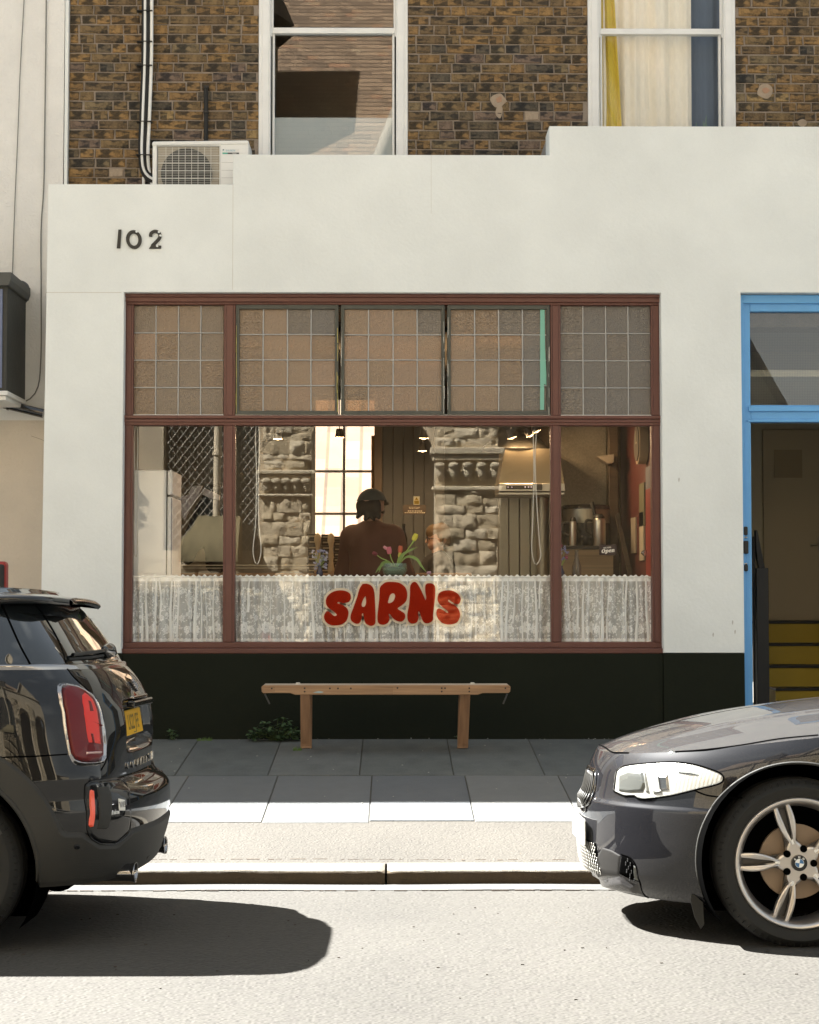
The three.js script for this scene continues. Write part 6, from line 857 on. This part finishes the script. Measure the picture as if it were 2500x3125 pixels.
  // tailgate: gaps, plate, emblem, name, wiper
  groove(g, f, pairs(1.488, 1.139, 1.481, 1.1, 1.491, 1.074).concat(pairs(1.538, 0.986, 1.54, 0.872, 1.53, 0.76, 1.478, 0.718)));
  groove(g, f, pairs(0.991, 0.781, 1.037, 0.783, 1.146, 0.785, 1.243, 0.788, 1.322, 0.79));
  part(g, 'number_plate', new RoundedBoxGeometry(.52, .111, .006, 2, .003).rotateY(Math.PI / 2).rotateZ(.16).translate(-.150, .885, 0), mat([.70, .48, .02], .4));
  part(g, 'plate_print', new THREE.PlaneGeometry(.516, .108).rotateY(Math.PI / 2).rotateZ(.16).translate(-.1458, .8856, 0), mat([1, 1, 1], .4, { map: canvasTex(516, 108, (c, w, h) => { c.fillStyle = '#dca90f'; c.fillRect(0, 0, w, h); c.fillStyle = '#16140c'; c.textAlign = 'center'; c.save(); c.translate(w / 2, 86); c.scale(.92, 1); c.font = 'bold 92px sans-serif'; c.fillText('LK22 JFE', 0, 0); c.restore(); c.fillRect(w * .44, 99, 60, 4); }) }));
  part(g, 'plate_lamp_trim', [rbox(-.135, -.098, .955, .985, -.30, .30, .008), rbox(-.14, -.10, .962, .978, -.25, .25, .004)], C.blackPaint); part(g, 'tailgate_grip', rbox(-.15, -.112, .99, 1.004, -.22, .22, .005), C.surround);
  { const e = sub(g, 'emblem'), p = offsetFrom(f)(2, 1.045, .008), tilt = (q) => q.rotateY(Math.PI / 2).rotateZ(.42).translate(...p); part(e, 'ring', tilt(new THREE.TorusGeometry(.026, .006, 8, 28)), C.surround); part(e, 'disc', tilt(new THREE.CylinderGeometry(.023, .023, .006, 24).rotateX(Math.PI / 2)), C.blackPaint); const wings = []; for (const s of [-1, 1]) for (let i = 0; i < 4; i++) wings.push(rbox(s > 0 ? .03 : -.085 + i * .008, s > 0 ? .085 - i * .008 : -.03, .014 - i * .011, .021 - i * .011, -.002, .004, .002)); part(e, 'wing', tilt(join(wings)), C.surround); }
  { const n = sub(g, 'model_name'); [...'COUNTRYMAN'].forEach((c, i) => { const z = .40 - i * .088; let lo = 1.2, hi = 2.9; for (let q = 0; q < 40; q++) { const m = (lo + hi) / 2; f(m, .715)[2] > z ? lo = m : hi = m; } const p = f(lo, .715), p2 = f(lo + .01, .715), a = Math.atan2(-(p2[2] - p[2]), p2[0] - p[0]); part(n, 'letter', text(c, .030, .004).rotateY(a).translate(p[0] + .002 * Math.sin(a), .70, p[2] + .002 * Math.cos(a)), M.chrome); }); }
  { const w = sub(g, 'rear_wiper'), p = (u, h, d) => offsetFrom(f)(u, h, d); part(w, 'cover', flesh([[...p(2.02, 1.18, .02), .022, ...p(1.93, 1.185, .03), .03], [...p(1.93, 1.185, .03), .03, ...p(1.86, 1.19, .03), .016]], .006, .01), C.blackGlossy || M.blackGloss); part(w, 'arm', tube([p(1.9, 1.188, .03), p(1.75, 1.186, .022), p(1.55, 1.18, .014)], .008, 20, 8), M.black); part(w, 'blade', tube([p(1.85, 1.175, .012), p(1.7, 1.17, .010), p(1.52, 1.165, .008)], .006, 20, 6), M.rubber); }
  part(g, 'exhaust_pipe', [-1, 1].map((s) => { const q = new THREE.LatheGeometry([[.042, -.25], [.044, -.02], [.05, -.006], [.052, .0], [.049, .004], [.044, -.002], [.041, -.02], [.041, -.25]].map((a) => new THREE.Vector2(...a)), 32).rotateZ(-Math.PI / 2).scale(1, .82, 1.2); return q.translate(-.06, .278, s * .51); }), C.surround);
  part(g, 'parking_sensor', plate(f, pairs(1.308, 0.427, 1.32, 0.435, 1.339, 0.43, 1.347, 0.417, 1.336, 0.409, 1.317, 0.412), { k: .9, rise: .016, edge: .004 }), C.blackPaint);
  part(g, 'diffuser', [slab([[-.30, .255], [-.07, .268], [-.04, .31], [-.05, .325], [-.30, .30]], -.24, .24, [], .006)], C.plastic); part(g, 'silencer', flesh([[-.42, .27, -.3, .1, -.42, .27, .3, .1]], .03, .02), C.gap);
}
// --- the grey saloon, its nose at the right
{
  const g = thing('saloon_car', 'dusty dark grey saloon parked at the right, nose towards the bench', 'car', [.85, -.37, 5.36]); g.rotation.x = -.028; origin.set(g, [0, 0, 0]);
  const f = saloonSurf, wx = .802, wy = .345, R = .402, arch = (x, y) => Math.min(Math.hypot(x - wx, y - wy) - R, Math.hypot(x - wx - 2.968, y - wy) - R);
  part(g, 'body', cut(sheet(f, -2, 2, 520, .15, .95, 100), (x, y) => Math.min(arch(x, y), saloonTop(x) - y)), C.greyPaint);
  part(g, 'tail_panel', sheet((u, v) => [4.75 + .06 * (1 - u * u), lerp(.25, saloonTop(4.75), v), u * .9], -1, 1, 12, 0, 1, 6, true), C.greyPaint);
  const bonnet = part(g, 'bonnet', sheet(saloonBonnet, .003, 1.21, 260, -1, 1, 100, true), C.greyPaintDusty);
  const cab = (n, x0, x1, T, W0, W1, m) => part(g, n, sheet((s, x) => { const b = saloonTop(x) - .01, t = T(x), a = s * Math.PI / 2, q = Math.sign(a) * Math.pow(Math.abs(Math.sin(a)), .55), c = Math.pow(Math.max(0, Math.cos(a)), .55); return [x, lerp(b, t, c), lerp(W0, W1, c) * q]; }, -1, 1, 60, x0, x1, 60, true), m);
  const rt = table([[1.62, .925], [1.9, 1.06], [2.45, 1.36], [2.8, 1.43], [3.3, 1.445], [3.8, 1.39], [4.4, 1.1], [4.75, .96]]); cab('cabin_glass', 1.62, 4.75, rt, .86, .60, C.glass);
  part(g, 'roof', sheet((s, x) => [x, rt(x) + .006 - .03 * s * s, s * .57], -1, 1, 16, 2.45, 3.85, 20, true), C.greyPaint);
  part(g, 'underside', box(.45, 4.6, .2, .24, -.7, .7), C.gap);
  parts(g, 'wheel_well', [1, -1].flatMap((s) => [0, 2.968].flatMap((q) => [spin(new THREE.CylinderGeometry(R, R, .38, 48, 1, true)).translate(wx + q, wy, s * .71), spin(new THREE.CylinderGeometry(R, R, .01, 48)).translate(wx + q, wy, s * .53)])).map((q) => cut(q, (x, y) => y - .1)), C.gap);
  const lip = (s) => { const pts = []; for (let i = 0; i <= 50; i++) { const a = -.44 + i / 50 * (Math.PI + .88), x = wx + (R - .001) * Math.cos(a), y = wy + (R - .001) * Math.sin(a); if (y < .19) continue; let lo = 0, hi = 2; for (let q = 0; q < 40; q++) { const m = (lo + hi) / 2; f(m, y)[0] < x ? lo = m : hi = m; } pts.push([x, y, s * (f(lo, y)[2] + .001)]); } return tube(pts, .006, 80, 8); };
  parts(g, 'arch_lip', [lip(1), lip(-1)], C.plastic);
  // front wheel with five pairs of petal spokes
  for (const s of [1, -1]) for (const q of [0, 2.968]) {
    const { w, put, W } = wheel(g, 'wheel', wx + q, wy - .005, s * .905, .343, .253, s, true);
    if (s < 0) continue;
    const petal = (k) => { const o = spline([[.072, k * .004], [.10, k * .019], [.15, k * .034], [.20, k * .038], [.248, k * .032], [.252, k * .018], [.20, k * .014], [.13, k * .008]], 6); const e = slab(o, 0, .03, [], .008), p = e.attributes.position; for (let i = 0; i < p.count; i++) p.setZ(i, p.getZ(i) + .052 + .012 * Math.sin(clamp((p.getX(i) - .06) / .19) * 2.6)); e.computeVertexNormals(); return e; };
    for (let i = 0; i < 5; i++) { const a = Math.PI - .02 + i * 1.2566; part(w, 'spoke', put(join([petal(1), petal(-1)]).rotateZ(a)), C.alloy); }
    const web = []; for (let i = 0; i < 5; i++) web.push(slab([[.04, -.035], [.16, -.014], [.245, -.02], [.245, .02], [.16, .014], [.04, .035]], .03, .05).rotateZ(Math.PI - .02 + i * 1.2566)); part(w, 'spoke_back', put(join(web)), C.alloyDark);
    part(w, 'hub', put(slab(spline(Array.from({ length: 20 }, (_, i) => { const a = i / 20 * 6.283 + Math.PI - .02, r = .083 + .016 * Math.cos(5 * a + .1 - 5 * Math.PI); return [r * Math.cos(a), r * Math.sin(a)]; }), 4), .045, .083, [], .01)), C.alloy);
    parts(w, 'wheel_bolt', [0, 1, 2, 3, 4].map((i) => put(spin(new THREE.CylinderGeometry(.0145, .0145, .01, 20)).translate(.060, 0, .082).rotateZ(Math.PI - .02 + .628 + i * 1.2566))), C.gap);
    parts(w, 'spoke_slot', [0, 1, 2, 3, 4].map((i) => put(slab([[.078, -.005], [.098, -.006], [.098, .006], [.078, .005]], .083, .0865, [], .001).rotateZ(Math.PI - .02 + i * 1.2566))), M.whitePlastic);
    const cap = part(w, 'centre_cap', put(spin(new THREE.CylinderGeometry(.032, .034, .012, 36)).translate(0, 0, .088)), M.blackGloss);
    part(cap, 'roundel', put(new THREE.CircleGeometry(.031, 40).translate(0, 0, .0946)), mat([1, 1, 1], .3, { map: canvasTex(256, 256, (c) => { const m = 128; c.fillStyle = '#101010'; c.fillRect(0, 0, 256, 256); c.fillStyle = '#cfcfca'; c.beginPath(); c.arc(m, m, 76, 0, 7); c.fill(); [['#e6e6e2', 0], ['#3f6f9f', 1], ['#e6e6e2', 2], ['#3f6f9f', 3]].forEach(([k, i]) => { c.fillStyle = k; c.beginPath(); c.moveTo(m, m); c.arc(m, m, 70, i * Math.PI / 2 + .15, (i + 1) * Math.PI / 2 + .15); c.fill(); }); c.fillStyle = '#e8e8e4'; c.font = 'bold 46px sans-serif'; c.textAlign = 'center'; c.textBaseline = 'middle'; [['B', -.85], ['M', -.05], ['W', .75]].forEach(([t, a]) => { c.save(); c.translate(m, m); c.rotate(a); c.fillText(t, 0, -100); c.restore(); }); }) }));
  }
  // headlamps, grilles, plate and lower bumper
  const lampP = pairs(0.289, 0.592, 0.282, 0.648, 0.28, 0.681, 0.3, 0.699, 0.326, 0.708, 0.372, 0.718, 0.418, 0.726, 0.464, 0.733, 0.503, 0.734, 0.548, 0.728, 0.592, 0.713, 0.621, 0.699, 0.634, 0.684, 0.635, 0.665, 0.621, 0.651, 0.586, 0.634, 0.545, 0.614, 0.502, 0.595, 0.454, 0.581, 0.422, 0.574, 0.397, 0.577, 0.386, 0.584, 0.343, 0.58);
  const kid = pairs(-0.119, 0.635, -0.12, 0.649, -0.051, 0.658, 0.118, 0.655, 0.143, 0.605, 0.148, 0.574, 0.158, 0.536, 0.121, 0.51, 0.047, 0.494, -0.108, 0.488, -0.111, 0.523, -0.126, 0.569);
  const flip = (p, m) => m ? p.map(([u, v]) => [-u, v]) : p, o = { k: 1.1, n: 90 };
  for (const m of [false, true]) {
    const h = sub(g, 'headlamp'), L = flip(lampP, m);
    part(h, 'reflector_bowl', plate(f, L, { ...o, rise: .003, edge: .006 }), C.lampSilver);
    const q = (p, n, mt, r) => part(h, n, plate(f, flip(p, m), { ...o, rise: r, edge: .012, n: 40 }), mt);
    q(pairs(0.297, 0.664, 0.344, 0.688, 0.398, 0.688, 0.42, 0.642, 0.415, 0.604, 0.367, 0.594, 0.312, 0.593), 'projector_lamp', C.lampGrey, .012); q(pairs(0.44, 0.623, 0.477, 0.623, 0.483, 0.604, 0.451, 0.594), 'lamp_divider', C.lampGrey, .01); q(pairs(0.398, 0.686, 0.411, 0.687, 0.441, 0.602, 0.423, 0.6), 'lamp_divider', mat([.22, .22, .2], .4), .013); q(pairs(0.497, 0.701, 0.544, 0.7, 0.578, 0.688, 0.57, 0.682, 0.51, 0.688), 'lamp_divider', C.lampGrey, .01); q(pairs(0.585, 0.664, 0.592, 0.667, 0.592, 0.658, 0.587, 0.656), 'amber_marker', mat([.7, .2, .05], .4), .012);
    q(pairs(0.447, 0.678, 0.487, 0.684, 0.503, 0.616, 0.467, 0.609), 'lamp_bowl', C.smoked, .008);
    part(h, 'clear_cover', plate(f, L, { ...o, rise: .016, edge: .010, bulge: .010 }), C.clear);
    part(h, 'lamp_edge', tube(along(f, [...L, L[0]], .003), .003, 120, 6), C.gap);
    const k = sub(g, 'kidney_grille'), K = flip(kid, m);
    part(k, 'grille_back', plate(f, K, { ...o, rise: .002, edge: .004 }), C.gap); part(k, 'grille_frame', tube(along(f, [...K, K[0]], .004), .0055, 90, 8), C.smoked);
    const v0 = Math.min(...K.map((p) => p[1])), v1 = Math.max(...K.map((p) => p[1])), span = (v) => { let a = 9, b = -9; for (let q = -.6; q <= .6; q += .002) if (inside(K, q, v) > 0) { a = Math.min(a, q); b = Math.max(b, q); } return [a, b]; }, rows = Array.from({ length: 13 }, (_, j) => { const v = lerp(v0 + .006, v1 - .006, j / 12); return [v, ...span(v)]; }).filter((r) => r[2] > r[1]);
    for (let i = 1; i < 9; i++) part(k, 'grille_slat', tube(along(f, rows.map(([v, a, b]) => [lerp(a, b, i / 9), v]), .008), .003, 24, 6), mat([.03, .029, .025], .4));
    const b = sub(g, 'bumper_intake'), P = (p, n, mt, r, e = .008) => part(b, n, plate(f, flip(p, m), { ...o, rise: r, edge: e, n: 50 }), mt);
    P(pairs(0.264, 0.349, 0.314, 0.345, 0.357, 0.329, 0.337, 0.236, 0.265, 0.228, 0.135, 0.196), 'intake_panel', mat([.012, .011, .010], .5), .003); P(pairs(0.363, 0.334, 0.398, 0.32, 0.411, 0.294, 0.406, 0.224, 0.378, 0.229, 0.34, 0.247), 'side_mesh', C.gap, .003);
    P(pairs(0.406, 0.297, 0.415, 0.287, 0.409, 0.231, 0.397, 0.229, 0.403, 0.266), 'fog_lamp', C.lampGrey, .008);
    P(pairs(0.119, 0.19, 0.264, 0.226, 0.338, 0.243, 0.376, 0.226, 0.405, 0.217, 0.372, 0.162, 0.305, 0.157, 0.218, 0.153, 0.07, 0.15, 0.053, 0.161), 'splitter', C.greyPaintDusty, .022, .03);
    const mesh = []; for (let i = 0; i < 9; i++) for (let j = 0; j < 7; j++) { const u = .38 + i * .018 + (j % 2) * .009, v = .235 + j * .016; if (inside(pairs(0.363, 0.334, 0.398, 0.32, 0.411, 0.294, 0.406, 0.224, 0.378, 0.229, 0.34, 0.247), u, v) > .004) { const p = offsetFrom(f)(m ? -u : u, v, .006); mesh.push(new THREE.TorusGeometry(.008, .0016, 4, 6).rotateY(Math.PI / 2).translate(...p)); } } if (mesh.length) part(b, 'mesh', mesh, C.groove, { kind: 'stuff' });
  }
  const low = [[-.25, .225], [-.22, .36], [.22, .36], [.25, .225]].map(([u, v]) => [u, v]); const li = sub(g, 'lower_grille'); part(li, 'grille_back', plate(f, low, { ...o, rise: .002, edge: .004 }), C.gap); { const l = []; for (let i = -13; i <= 13; i++) for (let j = 0; j < 9; j++) { const u = i * .0175 + (j % 2) * .00875, v = .235 + j * .0145; if (inside(low, u, v) > .005) l.push(new THREE.TorusGeometry(.0085, .0018, 4, 6).rotateY(Math.PI / 2).translate(...offsetFrom(f)(u, v, .007))); } part(li, 'grille_mesh', l, mat([.3, .29, .26], .4, { metalness: .6 }), { kind: 'stuff' }); }
  const np = sub(g, 'number_plate'); part(np, 'plate', new RoundedBoxGeometry(.008, .111, .52, 2, .003).translate(-.006, .40, 0), mat([.8, .8, .76], .4)); part(np, 'plate_print', new THREE.PlaneGeometry(.5, .1).rotateY(-Math.PI / 2).translate(-.0108, .40, 0), mat([1, 1, 1], .5, { map: canvasTex(256, 64, (c) => { c.fillStyle = '#e6e5de'; c.fillRect(0, 0, 256, 64); c.fillStyle = '#2a2a2a'; for (let i = 0; i < 8; i++) if (i !== 4) c.fillRect(14 + i * 29, 10, 4 + (i % 3) * 7, 44); }) }));
  // shut lines, creases
  part(bonnet, 'shut_line', [tube(along(saloonBonnet, pairs(0.2, -1, 0.178, 0.043, 0.192, 1, 0.248, 1, 0.288, 1), -.001), .0036, 40, 6), tube(along(saloonBonnet, pairs(0.462, 1, 0.513, 1, 0.557, 1, 0.627, 0.99, 0.707, 0.961, 0.787, 0.969), -.001), .0036, 60, 6)], C.gap);
  groove(g, f, pairs(0.566, 0.624, 0.602, 0.607, 0.644, 0.601, 0.691, 0.602));
  groove(g, f, pairs(0.359, 0.334, 0.398, 0.323, 0.414, 0.295, 0.41, 0.226, 0.372, 0.16, 0.378, 0.15), .003);
  part(g, 'air_deflector', slab([[.39, .20], [.435, .16], [.44, .07], [.425, .05], [.40, .1], [.385, .165]], .70, .715), C.plastic);
}
scene.traverse((o) => { if (o.isMesh) o.castShadow = o.receiveShadow = true; });
renderer.render(scene, camera);
